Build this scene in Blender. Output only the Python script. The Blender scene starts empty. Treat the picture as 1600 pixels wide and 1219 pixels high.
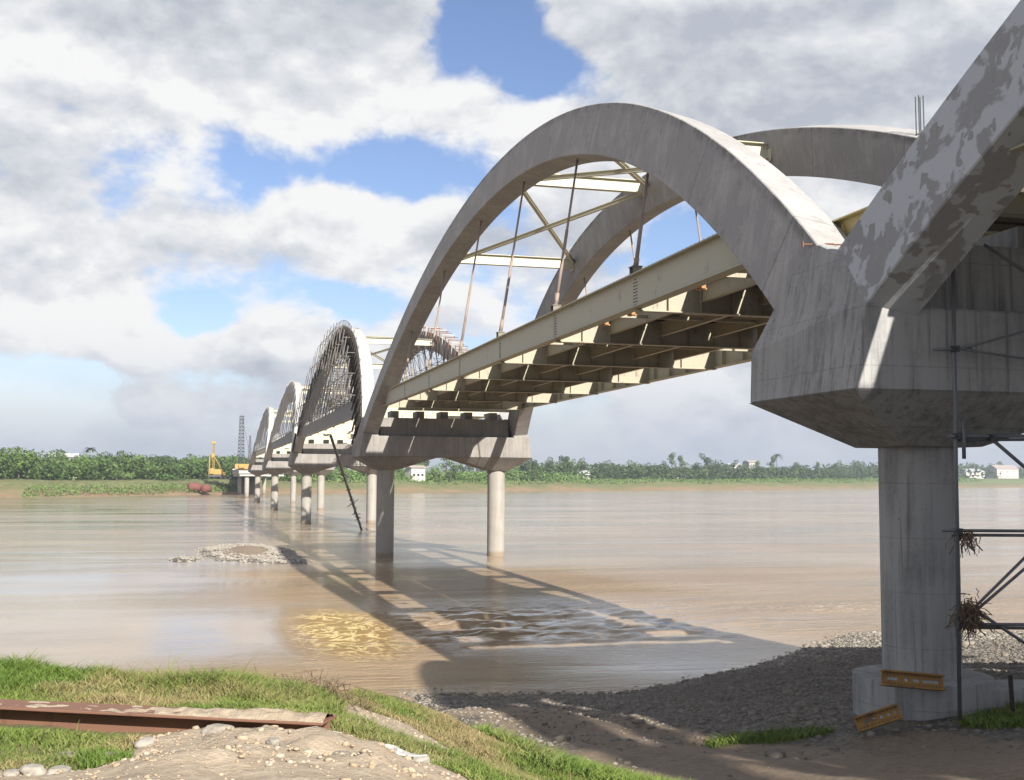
import bpy, math, random
import numpy as np
from mathutils import Vector, Matrix
PI = math.pi
rng = np.random.default_rng(7)
random.seed(7)
sc = bpy.context.scene
col = sc.collection

# ------------------------------------------------------------------ camera
cd = bpy.data.cameras.new('camera'); cam = bpy.data.objects.new('camera', cd); col.objects.link(cam)
fw = Vector((0.2539486, 0.9642553, 0.07564273)); rt = Vector((0.96691743, -0.25504082, 0.00498561)); up = Vector((-0.02409939, -0.07187419, 0.99712252))
CAM = Vector((-15.955, 0.0, 6.92))
M = Matrix(((rt.x, up.x, -fw.x, CAM.x), (rt.y, up.y, -fw.y, CAM.y), (rt.z, up.z, -fw.z, CAM.z), (0, 0, 0, 1)))
cam.matrix_world = M
cd.sensor_width = 36; cd.lens = 41.445; cd.clip_start = 0.1; cd.clip_end = 12000
sc.camera = cam
sc.view_settings.view_transform = 'Standard'; sc.view_settings.look = 'None'
sc.view_settings.exposure = 1.05; sc.view_settings.gamma = 1.0
sc.cycles.max_bounces = 6; sc.cycles.diffuse_bounces = 3; sc.cycles.glossy_bounces = 3

# ------------------------------------------------------------------ node helpers
class NT:
    def __init__(s, nt): s.nt = nt; nt.nodes.clear()
    def n(s, t, **kw):
        o = s.nt.nodes.new(t)
        ins = kw.pop('ins', {})
        for k, v in kw.items(): setattr(o, k, v)
        for k, v in ins.items(): s.set(o.inputs[k], v)
        return o
    def set(s, sock, v):
        if isinstance(v, bpy.types.NodeSocket): s.nt.links.new(v, sock)
        else: sock.default_value = v
    def math(s, op, a, b=None, c=None, clamp=False):
        o = s.nt.nodes.new('ShaderNodeMath'); o.operation = op; o.use_clamp = clamp
        s.set(o.inputs[0], a)
        if b is not None: s.set(o.inputs[1], b)
        if c is not None: s.set(o.inputs[2], c)
        return o.outputs[0]
    def vmath(s, op, a, b=None):
        o = s.nt.nodes.new('ShaderNodeVectorMath'); o.operation = op
        s.set(o.inputs[0], a)
        if b is not None: s.set(o.inputs[1], b)
        return o.outputs['Value'] if op in ('LENGTH', 'DOT_PRODUCT', 'DISTANCE') else o.outputs[0]
    def noise(s, vec, scale, detail=4, rough=.55, dist=0, out='Fac'):
        o = s.nt.nodes.new('ShaderNodeTexNoise')
        s.set(o.inputs['Vector'], vec); s.set(o.inputs['Scale'], scale); s.set(o.inputs['Detail'], detail)
        s.set(o.inputs['Roughness'], rough); s.set(o.inputs['Distortion'], dist)
        return o.outputs[out]
    def voro(s, vec, scale, feature='F1', out='Distance', rnd=1.0):
        o = s.nt.nodes.new('ShaderNodeTexVoronoi'); o.feature = feature
        s.set(o.inputs['Vector'], vec); s.set(o.inputs['Scale'], scale); s.set(o.inputs['Randomness'], rnd)
        return o.outputs[out]
    def ramp(s, fac, stops, interp='LINEAR'):
        o = s.nt.nodes.new('ShaderNodeValToRGB'); s.set(o.inputs[0], fac); cr = o.color_ramp; cr.interpolation = interp
        while len(cr.elements) < len(stops): cr.elements.new(.5)
        for e, (p, c) in zip(cr.elements, stops):
            e.position = p; e.color = (c[0], c[1], c[2], 1) if hasattr(c, '__len__') else (c, c, c, 1)
        return o.outputs[0]
    def mix(s, fac, a, b, bt='MIX'):
        o = s.nt.nodes.new('ShaderNodeMix'); o.data_type = 'RGBA'; o.blend_type = bt
        s.set(o.inputs['Factor'], fac)
        for i, v in ((6, a), (7, b)):
            if not isinstance(v, bpy.types.NodeSocket): v = (v[0], v[1], v[2], 1)
            s.set(o.inputs[i], v)
        return o.outputs[2]
    def mapr(s, v, a, b, c=0., d=1., smooth=False):
        o = s.nt.nodes.new('ShaderNodeMapRange'); o.interpolation_type = 'SMOOTHSTEP' if smooth else 'LINEAR'
        for i, x in enumerate((v, a, b, c, d)): s.set(o.inputs[i], x)
        return o.outputs[0]
    def scale(s, vec, v):
        o = s.nt.nodes.new('ShaderNodeVectorMath'); o.operation = 'MULTIPLY'
        s.set(o.inputs[0], vec); o.inputs[1].default_value = v; return o.outputs[0]
    def bump(s, h, strength=.3, dist=.05, normal=None):
        o = s.nt.nodes.new('ShaderNodeBump'); s.set(o.inputs['Height'], h); o.inputs['Strength'].default_value = strength
        o.inputs['Distance'].default_value = dist
        if normal is not None: s.set(o.inputs['Normal'], normal)
        return o.outputs[0]
    def attr(s, name, out='Fac'):
        o = s.nt.nodes.new('ShaderNodeAttribute'); o.attribute_name = name; return o.outputs[out]

def mat(name, fn):
    m = bpy.data.materials.new(name); m.use_nodes = True
    N = NT(m.node_tree)
    out = N.n('ShaderNodeOutputMaterial'); b = N.n('ShaderNodeBsdfPrincipled')
    N.nt.links.new(b.outputs[0], out.inputs[0])
    pos = N.n('ShaderNodeNewGeometry').outputs['Position']
    fn(N, b, pos)
    bc = b.inputs['Base Color']
    if bc.is_linked:                       # real-world reflectances: everything a notch darker than first guessed
        src = bc.links[0].from_socket; N.set(bc, N.mix(1.0, src, (ALB, ALB, ALB), 'MULTIPLY'))
    return m
ALB = .73

# ------------------------------------------------------------------ sky
SUN = Vector((.36, -1.7, 1.0)).normalized()
w = bpy.data.worlds.new('World'); sc.world = w; w.use_nodes = True
N = NT(w.node_tree)
out = N.n('ShaderNodeOutputWorld')
sky = N.n('ShaderNodeTexSky', sky_type='NISHITA', sun_disc=False)
sky.sun_elevation = math.asin(SUN.z); sky.sun_rotation = math.atan2(SUN.x, SUN.y)
sky.air_density = 1.0; sky.dust_density = .6; sky.ozone_density = 1.6
D0 = N.n('ShaderNodeTexCoord').outputs['Generated']
sep = N.n('ShaderNodeSeparateXYZ', ins={0: D0})
dz = sep.outputs['Z']
def cloud_noise(vec):
    base = N.noise(N.scale(vec, (1, 1, 1.6)), 5.2, 10, .58, .10)
    return base
Dw = N.vmath('ADD', D0, N.scale(N.vmath('SUBTRACT', N.noise(D0, 9.0, 5, .6, out='Color'), (.5, .5, .5)), (.10, .10, .07)))
def bump_at(d, sh, sv, amp):
    v = N.vmath('SUBTRACT', Dw, d); v = N.scale(v, (1 / sh, 1 / sh, 1 / sv))
    l = N.vmath('DOT_PRODUCT', v, v)
    e = N.math('EXPONENT', N.math('MULTIPLY', l, -1.0))
    return N.math('MULTIPLY', e, amp)
holes = [((0.214, 0.902, 0.385), .040, .05, -.40), ((0.268, 0.905, 0.335), .05, .030, -.27), ((.33, .884, .315), .04, .025, -.16),
         ((0.054, 0.969, 0.243), .07, .016, -.13), ((0.13, 0.96, 0.260), .07, .018, -.19), ((.235, .948, .238), .05, .022, -.26), ((-.1, .93, .36), .2, .08, .10),
         ((0.0, 0.991, 0.134), .022, .016, -.32), ((0.376, 0.906, 0.190), .045, .035, -.33), ((.13, .985, .150), .03, .012, -.2),
         ((-0.12, 0.993, 0.083), .16, .010, -.10), ((-0.14, 0.991, 0.045), .25, .02, -.10), ((.25, .96, .11), .10, .010, -.10),
         ((0.16, 0.959, 0.205), .075, .035, .20), ((-0.09, 0.989, 0.125), .09, .035, .16), ((-.05, .97, .19), .10, .03, .14),
         ((0.49, 0.829, 0.33), .19, .15, .30), ((-.02, .93, .345), .20, .05, .22), ((.45, .87, .15), .2, .06, .15), ((.07, .99, .105), .07, .014, .16),
         ((.36, .92, .085), .045, .012, .16)]
bias = None
for d, sh, sv, a in holes:
    t = bump_at(d, sh, sv, a); bias = t if bias is None else N.math('ADD', bias, t)
n0 = cloud_noise(D0)
dens = N.math('ADD', n0, bias)
cover = N.mapr(dens, .40, .535, 0, 1, True)
# thickness-driven shade: tops (looking a little toward the sun side / up) bright, bases grey
n1 = cloud_noise(N.vmath('ADD', D0, (.004, .0, .018)))
rel = N.math('SUBTRACT', n0, n1)
shade = N.math('ADD', N.math('MULTIPLY', rel, 2.7), N.noise(N.scale(D0, (1, 1, 2.0)), 4.2, 8, .5))
shade = N.math('SUBTRACT', shade, N.math('MULTIPLY', N.math('SUBTRACT', dens, .55), .35))
greys = None
for d, sh, sv, a in [((0.49, 0.829, 0.30), .22, .17, -.13), ((-.13, .955, .245), .05, .03, -.16), ((.0, .97, .18), .14, .012, -.04), ((.02, .90, .40), .3, .06, -.06), ((.05, .98, .09), .2, .03, -.05),
                     ((.14, .96, .22), .06, .022, .24), ((-.06, .99, .125), .07, .022, .24), ((-.1, .97, .205), .10, .02, .16), ((.1, .945, .30), .14, .022, .10), ((.07, .99, .110), .05, .01, .2), ((.36, .92, .090), .05, .012, .2), ((-.14, .935, .33), .05, .03, .14)]:
    t = bump_at(d, sh, sv, a); greys = t if greys is None else N.math('ADD', greys, t)
shade = N.math('ADD', N.math('ADD', shade, greys), .045)
ccol = N.ramp(shade, [(.12, (.42, .45, .51)), (.32, (.54, .565, .61)), (.50, (.66, .67, .70)), (.68, (.80, .80, .80))])
# low on the horizon everything dims to a blue-grey
low = N.mapr(dz, .0, .13, 1, 0, True)
ccol = N.mix(N.math('MULTIPLY', low, .75), ccol, (.40, .46, .57))
bg1 = N.n('ShaderNodeBackground', ins={'Color': N.mix(1, sky.outputs[0], (1.0, .98, 1.12), 'MULTIPLY'), 'Strength': .063})
bg2 = N.n('ShaderNodeBackground', ins={'Color': ccol, 'Strength': .57})
cover2 = N.math('MAXIMUM', cover, N.math('MULTIPLY', N.mapr(dz, .02, .12, 1, 0, True), .93))
ms = N.n('ShaderNodeMixShader', ins={0: cover2, 1: bg1.outputs[0], 2: bg2.outputs[0]})
N.nt.links.new(ms.outputs[0], out.inputs[0])

sl = bpy.data.lights.new('sun', 'SUN'); sl.energy = 5.0; sl.angle = math.radians(.55); sl.color = (1, .94, .84)
so = bpy.data.objects.new('sun', sl); col.objects.link(so); so.rotation_euler = SUN.to_track_quat('Z', 'Y').to_euler(); so.location = (0, -50, 60)

# ------------------------------------------------------------------ materials
def concrete(name, base, dark, stain=.5, streak=1.0, arc=False, patches=None, panel=False):
    def fn(N, b, pos):
        big = N.noise(pos, .55, 5, .6)
        fine = N.noise(pos, 9, 6, .65)
        st = N.noise(N.scale(pos, (2.2, 2.2, .16)), 1.6, 5, .6, .3)
        f = N.math('ADD', N.math('MULTIPLY', big, .5), N.math('MULTIPLY', st, .5 * streak))
        f = N.math('ADD', f, N.math('MULTIPLY', N.math('SUBTRACT', fine, .5), .22))
        c = N.mix(N.mapr(f, .36, .62), dark, base)
        sp = N.voro(pos, 2.2)
        hole = N.mapr(sp, .062, .040, 0, 1)
        c = N.mix(N.math('MULTIPLY', hole, .55), c, (.09, .08, .07))
        drip = N.mapr(N.noise(N.scale(pos, (3.3, 3.3, .12)), 2.3, 3, .5), .60, .70, 0, 1, True)
        c = N.mix(N.math('MULTIPLY', drip, stain * .5), c, (.12, .11, .10))
        zz = N.n('ShaderNodeSeparateXYZ', ins={0: pos}).outputs['Z']
        tide = N.mapr(N.math('ADD', zz, N.math('MULTIPLY', fine, .35)), .75, .45, 0, .7, True)
        c = N.mix(tide, c, (.27, .205, .14))
        if panel:
            sx = N.n('ShaderNodeSeparateXYZ', ins={0: pos})
            fz = N.math('ABSOLUTE', N.math('SUBTRACT', N.math('FRACT', N.math('MULTIPLY', N.math('ADD', sx.outputs['Z'], N.math('MULTIPLY', N.math('SUBTRACT', big, .5), .05)), .80)), .5))
            c = N.mix(N.math('MULTIPLY', N.mapr(fz, .016, .004, 0, .38), N.mapr(fine, .40, .58, .1, 1)), c, (.07, .07, .07))
            lt = N.mapr(N.noise(N.scale(pos, (4.5, 4.5, .10)), 1.4, 4, .6), .56, .72, 0, .5, True)
            c = N.mix(lt, c, (.50, .49, .46))
        if arc:
            a = N.math('MULTIPLY', N.attr('arc'), 13.0)
            fr = N.math('ABSOLUTE', N.math('SUBTRACT', N.math('FRACT', a), .5))
            line = N.mapr(fr, .007, .002, 0, 1)
            wn = N.n('ShaderNodeTexWhiteNoise', noise_dimensions='1D', ins={'W': N.math('FLOOR', N.math('ADD', a, .5))}).outputs['Value']
            c = N.mix(N.math('MULTIPLY', wn, .22), c, dark)
            c = N.mix(N.math('MULTIPLY', line, .38), c, (.08, .075, .07))
            dp = N.attr('depth')
            band = N.math('MULTIPLY', N.mapr(dp, .80, .96, 0, 1, True), N.mapr(dp, .997, .993, 0, 1))
            c = N.mix(N.math('MULTIPLY', band, N.mapr(N.noise(pos, 1.1, 5, .65), .42, .62, 0, .62, True)), c, (.12, .115, .11))
            blot = N.mapr(N.noise(pos, 1.5, 6, .7), .56, .70, 0, .5, True)
            c = N.mix(blot, c, tuple(x * .62 for x in dark))
        if patches:
            p = N.noise(N.scale(pos, (1, 1, 1)), 1.3, 6, .55, .35)
            p = N.mapr(p, .458, .506, 0, 1)
            fine2 = N.noise(pos, 2.6, 2, .5, .5)
            p = N.math('MAXIMUM', p, N.mapr(fine2, .63, .67, 0, 1))
            p = N.math('MULTIPLY', p, N.mapr(N.noise(pos, 2.1, 2, .5, .2), .60, .585, 0, 1))
            c = N.mix(p, c, patches)
        N.set(b.inputs['Base Color'], c); b.inputs['Roughness'].default_value = .9
        if 'Specular IOR Level' in b.inputs: b.inputs['Specular IOR Level'].default_value = .25
        h = N.math('ADD', N.math('MULTIPLY', fine, .35), N.math('MULTIPLY', big, .6))
        N.set(b.inputs['Normal'], N.bump(h, .35, .04))
    return mat(name, fn)
M_conc = concrete('concrete', (.37, .35, .33), (.24, .225, .21), .6)
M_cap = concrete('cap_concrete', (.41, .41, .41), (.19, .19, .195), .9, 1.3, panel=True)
M_rib = concrete('rib_concrete', (.60, .585, .57), (.37, .362, .36), .5, .55, arc=True)
M_peel = concrete('peeling_whitewash_concrete', (.42, .42, .43), (.34, .34, .35), .3, .5, patches=(.54, .56, .60))
M_colm = concrete('column_concrete', (.46, .44, .40), (.34, .32, .29), .3, .8)
M_white = concrete('fresh_white_concrete', (.60, .59, .575), (.48, .47, .46), .2, .5)

def steel(name, c1, rust, amount=.5, rough=.55, top=None):
    def fn(N, b, pos):
        n = N.noise(pos, 1.3, 6, .65)
        s2 = N.noise(N.scale(pos, (4, 4, .5)), 2.0, 4, .6)
        f = N.mapr(N.math('ADD', N.math('MULTIPLY', n, .6), N.math('MULTIPLY', s2, .4)), .66 - .16 * amount, .80 - .16 * amount, 0, 1, True)
        c = N.mix(f, c1, rust)
        c = N.mix(N.math('MULTIPLY', N.noise(pos, 8, 4, .6), .25), c, tuple(x * .6 for x in c1))
        N.set(b.inputs['Base Color'], c); b.inputs['Roughness'].default_value = rough
        N.set(b.inputs['Normal'], N.bump(n, .1, .02))
    return mat(name, fn)
M_cream = steel('cream_painted_steel', (.66, .635, .49), (.28, .20, .12), .5)
M_anchor = steel('anchor_steel', (.20, .18, .14), (.10, .07, .05), .6)
M_yel2 = steel('yellow_primer_plate', (.66, .53, .22), (.35, .25, .1), .3)
M_girder = steel('dirty_cream_girder_steel', (.52, .50, .38), (.25, .20, .14), .6)
M_floor = steel('primer_floor_steel', (.44, .40, .30), (.17, .11, .07), .7)
M_rust = steel('rusty_steel', (.23, .115, .075), (.09, .05, .035), .7, .85)
M_hang = steel('hanger_steel', (.33, .26, .215), (.20, .09, .05), .6, .6)
M_dark = steel('dark_steel', (.055, .06, .07), (.05, .035, .03), .5, .5)
M_pipe = steel('galvanised_scaffold_pipe', (.16, .17, .19), (.12, .08, .06), .5, .45)
M_scaf = steel('dull_scaffold_pipe', (.24, .225, .21), (.12, .09, .07), .6, .6)
M_pipel = steel('pale_scaffold_pipe', (.50, .50, .50), (.30, .25, .2), .4, .5)
M_orange = steel('orange_painted_steel', (.42, .22, .08), (.30, .14, .05), .5, .6)
M_yellow = steel('yellow_machine_paint', (.46, .29, .07), (.26, .16, .07), .6, .6)
M_form = steel('yellow_form_panel', (.37, .20, .05), (.14, .09, .05), 1.0, .8)
M_tank = steel('rust_red_tank_paint', (.20, .07, .055), (.14, .06, .045), .6, .85)
M_wood = steel('dark_formwork_wood', (.055, .045, .038), (.11, .085, .065), .6, .9)
M_deck = steel('dark_deck_sheet', (.12, .10, .075), (.07, .05, .04), .7, .9)
M_bolt = steel('bolt_steel', (.06, .05, .04), (.03, .02, .02), .5, .6)

def simple(name, c1, c2, sc_=1.0, rough=.9, bump=.0, detail=5):
    def fn(N, b, pos):
        n = N.noise(pos, sc_, detail, .6)
        N.set(b.inputs['Base Color'], N.mix(N.mapr(n, .35, .65), c1, c2)); b.inputs['Roughness'].default_value = rough
        if bump: N.set(b.inputs['Normal'], N.bump(n, bump, .1))
    return mat(name, fn)
M_bark = simple('bark', (.10, .08, .06), (.16, .13, .10), 3)
M_wallp = simple('house_wall', (.62, .60, .56), (.50, .48, .45), .6)
M_roofg = simple('sheet_roof', (.55, .56, .58), (.40, .40, .42), .5, .6)
M_roofr = simple('rusty_sheet_roof', (.36, .28, .24), (.46, .42, .38), .4, .7)
M_glassd = simple('dark_window', (.03, .035, .04), (.05, .05, .06), 1, .2)
M_twig = simple('driftwood', (.13, .085, .05), (.20, .14, .09), 4)
M_cloth = simple('dry_debris', (.17, .12, .07), (.09, .06, .04), 6)

def leaf_mat(name, a, b_, c_):
    def fn(N, b, pos):
        r = N.n('ShaderNodeObjectInfo').outputs['Random']
        n = N.noise(pos, .28, 3, .5)
        n2 = N.n('ShaderNodeTexWhiteNoise', noise_dimensions='3D', ins={'Vector': N.vmath('FLOOR', N.scale(pos, (.9, .9, .9)))}).outputs['Value']
        c = N.mix(N.mapr(n, .35, .65), a, b_)
        c = N.mix(N.math('MULTIPLY', n2, .5), c, c_)
        c = N.mix(N.math('MULTIPLY', r, .35), c, a)
        N.set(b.inputs['Base Color'], c); b.inputs['Roughness'].default_value = .65
        if 'Specular IOR Level' in b.inputs: b.inputs['Specular IOR Level'].default_value = .2
    return mat(name, fn)
M_leafd = leaf_mat('dark_leaves', (.035, .070, .022), (.060, .105, .030), (.085, .12, .04))
M_leafm = leaf_mat('mid_leaves', (.060, .125, .030), (.095, .16, .040), (.14, .18, .06))
M_leafl = leaf_mat('bright_leaves', (.11, .20, .045), (.15, .24, .06), (.20, .26, .09))

def grass_mat(name, greens, dry):
    def fn(N, b, pos):
        n = N.noise(pos, .9, 3, .5)
        n2 = N.noise(pos, 14, 2, .5)
        at = N.attr('tint')
        c = N.mix(N.mapr(n, .38, .62), greens[0], greens[1])
        c = N.mix(N.mapr(at, .35, .75), c, dry)
        c = N.mix(N.math('MULTIPLY', n2, .35), c, greens[2])
        N.set(b.inputs['Base Color'], c); b.inputs['Roughness'].default_value = .6
        if 'Specular IOR Level' in b.inputs: b.inputs['Specular IOR Level'].default_value = .2
    return mat(name, fn)
M_grass = grass_mat('grass_blades', ((.12, .20, .035), (.19, .26, .055), (.065, .10, .02)), (.37, .29, .15))

def f_stone(N, b, pos):
    r = N.attr('tint')
    c = N.ramp(r, [(0, (.16, .145, .13)), (.35, (.28, .25, .215)), (.7, (.42, .385, .33)), (1, (.58, .55, .49))])
    n = N.noise(pos, 12, 6, .7)
    c = N.mix(N.mapr(n, .35, .7, .1, .6), c, (.16, .13, .10))
    N.set(b.inputs['Base Color'], c); b.inputs['Roughness'].default_value = .85
    N.set(b.inputs['Normal'], N.bump(n, .8, .03))
M_stone = mat('river_stone', f_stone)

def f_clod(N, b, pos):
    r = N.attr('tint')
    c = N.ramp(r, [(0, (.30, .22, .14)), (.6, (.44, .34, .23)), (.85, (.50, .42, .31)), (1, (.56, .52, .46))])
    n = N.noise(pos, 20, 4, .6)
    N.set(b.inputs['Base Color'], N.mix(N.math('MULTIPLY', n, .4), c, (.28, .20, .13))); b.inputs['Roughness'].default_value = .95
    N.set(b.inputs['Normal'], N.bump(n, .4, .01))
M_clod = mat('soil_clod', f_clod)
def f_ground(N, b, pos):
    g = N.attr('grassy'); gr = N.attr('gravelly'); wet_shade = N.attr('wet_shade')
    n1 = N.noise(pos, .7, 6, .6); n2 = N.noise(pos, 7, 6, .65); n3 = N.noise(pos, 40, 3, .6)
    dirt = N.mix(N.mapr(n1, .35, .65), (.42, .335, .245), (.31, .24, .17))
    dirt = N.mix(N.mapr(n2, .40, .68), dirt, (.48, .40, .30))
    dirt = N.mix(N.mapr(N.voro(pos, 9), .16, .06), dirt, (.52, .45, .36))
    vcol = N.voro(pos, 7.5, out='Color')
    vs = N.n('ShaderNodeSeparateColor', ins={0: vcol}).outputs[0]
    grv = N.ramp(vs, [(0, (.10, .09, .08)), (.5, (.23, .205, .175)), (1, (.40, .37, .32))])
    grv = N.mix(N.mapr(N.voro(pos, 7.5), .30, .62), grv, (.09, .078, .065))
    grass = N.mix(N.mapr(n2, .38, .62), (.10, .13, .035), (.20, .17, .075))
    gm = N.mapr(N.math('ADD', gr, N.math('MULTIPLY', N.math('SUBTRACT', n1, .5), .8)), .40, .62, 0, 1, True)
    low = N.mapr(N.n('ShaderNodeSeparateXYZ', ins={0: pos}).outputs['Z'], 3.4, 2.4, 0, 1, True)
    dirt = N.mix(N.math('MULTIPLY', low, .8), dirt, N.mix(N.mapr(n2, .4, .65), (.17, .125, .085), (.27, .205, .145)))  # low road dirt darkened to deepen the shade under the span
    grv = N.mix(.35, grv, (.08, .07, .06))
    c = N.mix(gm, dirt, grv)
    c = N.mix(N.mapr(N.math('ADD', g, N.math('MULTIPLY', N.math('SUBTRACT', n2, .5), .6)), .42, .60, 0, 1, True), c, grass)
    c = N.mix(N.math('MULTIPLY', wet_shade, .75), c, N.mix(1, c, (.42, .36, .30), 'MULTIPLY'))
    N.set(b.inputs['Base Color'], c)
    N.set(b.inputs['Roughness'], N.mapr(wet_shade, 0, 1, .95, .45))
    vd = N.mapr(N.voro(pos, 7.5), 0, .6, 1, 0)
    h = N.math('ADD', N.math('MULTIPLY', n2, .7), N.math('ADD', N.math('MULTIPLY', n3, .25), N.math('MULTIPLY', N.math('MULTIPLY', vd, gm), .8)))
    N.set(b.inputs['Normal'], N.bump(h, .8, .06))
M_ground = mat('riverbank_soil', f_ground)

def f_far(N, b, pos):
    z = N.n('ShaderNodeSeparateXYZ', ins={0: pos}).outputs['Z']
    n1 = N.noise(N.scale(pos, (1, 1, 6)), .035, 6, .65); n2 = N.noise(N.scale(pos, (1, 1, 5)), .28, 5, .7)
    k = N.math('ADD', N.math('MULTIPLY', n1, .5), N.math('MULTIPLY', n2, .5))
    soil = N.mix(N.mapr(n2, .4, .6), (.24, .155, .09), (.33, .24, .14))
    veg = N.mix(N.mapr(n2, .38, .6), (.10, .13, .04), (.20, .20, .08))
    up_ = N.mapr(z, .6, 6.5, -.05, .20)
    c = N.mix(N.mapr(N.math('ADD', k, up_), .44, .56, 0, 1, True), soil, veg)
    c = N.mix(N.mapr(z, 5.6, 6.6, 0, .8, True), c, N.mix(N.mapr(n1, .4, .6), (.11, .17, .045), (.17, .22, .07)))
    N.set(b.inputs['Base Color'], c); b.inputs['Roughness'].default_value = .95
    N.set(b.inputs['Normal'], N.bump(k, 1.0, 1.5))
M_far = mat('far_bank_soil_and_grass', f_far)

def f_water(N, b, pos):
    pn_ = N.noise(N.scale(pos, (.022, .10, 0)), 1.0, 5, .6, .5)
    gold = N.attr('gold'); rap = N.attr('rapid'); calm = N.attr('calm')
    p2 = N.scale(pos, (.55, 1.0, 1.0))
    big = N.noise(N.scale(pos, (.010, .030, 0)), 1.0, 4, .55, .6)
    mid = N.noise(N.scale(pos, (.06, .16, 0)), 1.0, 5, .6, .4)
    c = N.mix(N.mapr(N.math('ADD', N.math('MULTIPLY', big, .6), N.math('MULTIPLY', mid, .4)), .40, .62, 0, 1, True), (.31, .222, .142), (.44, .335, .225))
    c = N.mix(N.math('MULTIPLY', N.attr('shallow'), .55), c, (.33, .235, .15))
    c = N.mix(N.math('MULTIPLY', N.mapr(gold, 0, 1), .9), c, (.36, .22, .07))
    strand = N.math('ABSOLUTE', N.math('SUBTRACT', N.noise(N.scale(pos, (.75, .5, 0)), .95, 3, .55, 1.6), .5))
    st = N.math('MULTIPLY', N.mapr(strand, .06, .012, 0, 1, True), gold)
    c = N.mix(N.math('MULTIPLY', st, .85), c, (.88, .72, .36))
    foamn = N.noise(N.scale(pos, (.7, 1.6, 0)), 2.2, 5, .7, .8)
    foam = N.math('MULTIPLY', N.mapr(foamn, .55, .63, 0, 1, True), N.attr('foam'))
    c = N.mix(foam, c, (.80, .74, .64))
    N.set(b.inputs['Base Color'], c)
    b.inputs['IOR'].default_value = 1.33
    N.set(b.inputs['Specular IOR Level'], N.mapr(N.attr('shallow'), 0, 1, .42, .010))
    N.set(b.inputs['Roughness'], N.math('ADD', N.mapr(pn_, .38, .60, .07, .19), N.math('ADD', N.math('MULTIPLY', foam, .5), N.math('MULTIPLY', calm, -.09))))
    w1 = N.noise(N.scale(pos, (.9, 1.7, 0)), 1.4, 4, .6, .3)
    w2 = N.noise(N.scale(pos, (1.0, 1.6, 0)), 5.5, 3, .55)
    w3 = N.noise(N.scale(pos, (.22, .75, 0)), .8, 3, .5, .4)
    amt = N.mapr(calm, 0, 1, 1.0, .16)
    patch = N.mapr(pn_, .38, .60, .22, 1.35)
    h = N.math('ADD', N.math('MULTIPLY', w1, .11), N.math('ADD', N.math('MULTIPLY', w2, .040), N.math('MULTIPLY', w3, .08)))
    h = N.math('MULTIPLY', N.math('MULTIPLY', h, amt), patch)
    shal = N.attr('shallow')
    h = N.math('MULTIPLY', h, N.math('ADD', 1.0, N.math('MULTIPLY', shal, 3.0)))
    N.set(b.inputs['Normal'], N.bump(h, 1.0, .62))
M_water = mat('muddy_river_water', f_water)

# ------------------------------------------------------------------ mesh helpers
class MB:
    def __init__(s): s.v = []; s.f = []
    def add(s, V, F):
        o = len(s.v); s.v += [tuple(map(float, p)) for p in V]; s.f += [tuple(i + o for i in f) for f in F]
    def box(s, c, size, rot=None):
        V = []
        for dx in (-.5, .5):
            for dy in (-.5, .5):
                for dz_ in (-.5, .5):
                    p = Vector((dx * size[0], dy * size[1], dz_ * size[2]))
                    if rot is not None: p = rot @ p
                    V.append(p + Vector(c))
        s.add(V, [(0, 1, 3, 2), (4, 6, 7, 5), (0, 4, 5, 1), (2, 3, 7, 6), (0, 2, 6, 4), (1, 5, 7, 3)])
    def bx(s, x0, x1, y0, y1, z0, z1): s.box(((x0 + x1) / 2, (y0 + y1) / 2, (z0 + z1) / 2), (x1 - x0, y1 - y0, z1 - z0))
    def tube(s, p0, p1, r, n=8, r1=None, caps=True):
        p0 = Vector(p0); p1 = Vector(p1); d = (p1 - p0)
        if d.length < 1e-6: return
        q = d.to_track_quat('Z', 'Y').to_matrix(); r1 = r if r1 is None else r1
        V = []
        for p, rr in ((p0, r), (p1, r1)):
            for k in range(n):
                a = 2 * PI * k / n; V.append(p + q @ Vector((rr * math.cos(a), rr * math.sin(a), 0)))
        F = [(k, (k + 1) % n, n + (k + 1) % n, n + k) for k in range(n)]
        if caps: F += [tuple(range(n - 1, -1, -1)), tuple(range(n, 2 * n))]
        s.add(V, F)
    def beam(s, p0, p1, wd, ht, upv=(0, 0, 1)):
        p0 = Vector(p0); p1 = Vector(p1); d = (p1 - p0); L = d.length; y = d.normalized()
        x = y.cross(Vector(upv)).normalized(); z = x.cross(y)
        R = Matrix((x, y, z)).transposed()
        s.box((p0 + p1) / 2, (wd, L, ht), R)
    def ibeam(s, p0, p1, wd, ht, tf=.03, tw=.02, upv=(0, 0, 1)):
        p0 = Vector(p0); p1 = Vector(p1); d = (p1 - p0); L = d.length; y = d.normalized()
        x = y.cross(Vector(upv)).normalized(); z = x.cross(y); R = Matrix((x, y, z)).transposed(); c = (p0 + p1) / 2
        s.box(c, (tw, L, ht - 2 * tf), R); s.box(c + z * (ht / 2 - tf / 2), (wd, L, tf), R); s.box(c - z * (ht / 2 - tf / 2), (wd, L, tf), R)
    def build(s, name, m, parent=None, smooth=False):
        me = bpy.data.meshes.new(name); me.from_pydata(s.v, [], s.f); me.update()
        return link(name, me, m, parent, smooth)

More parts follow.
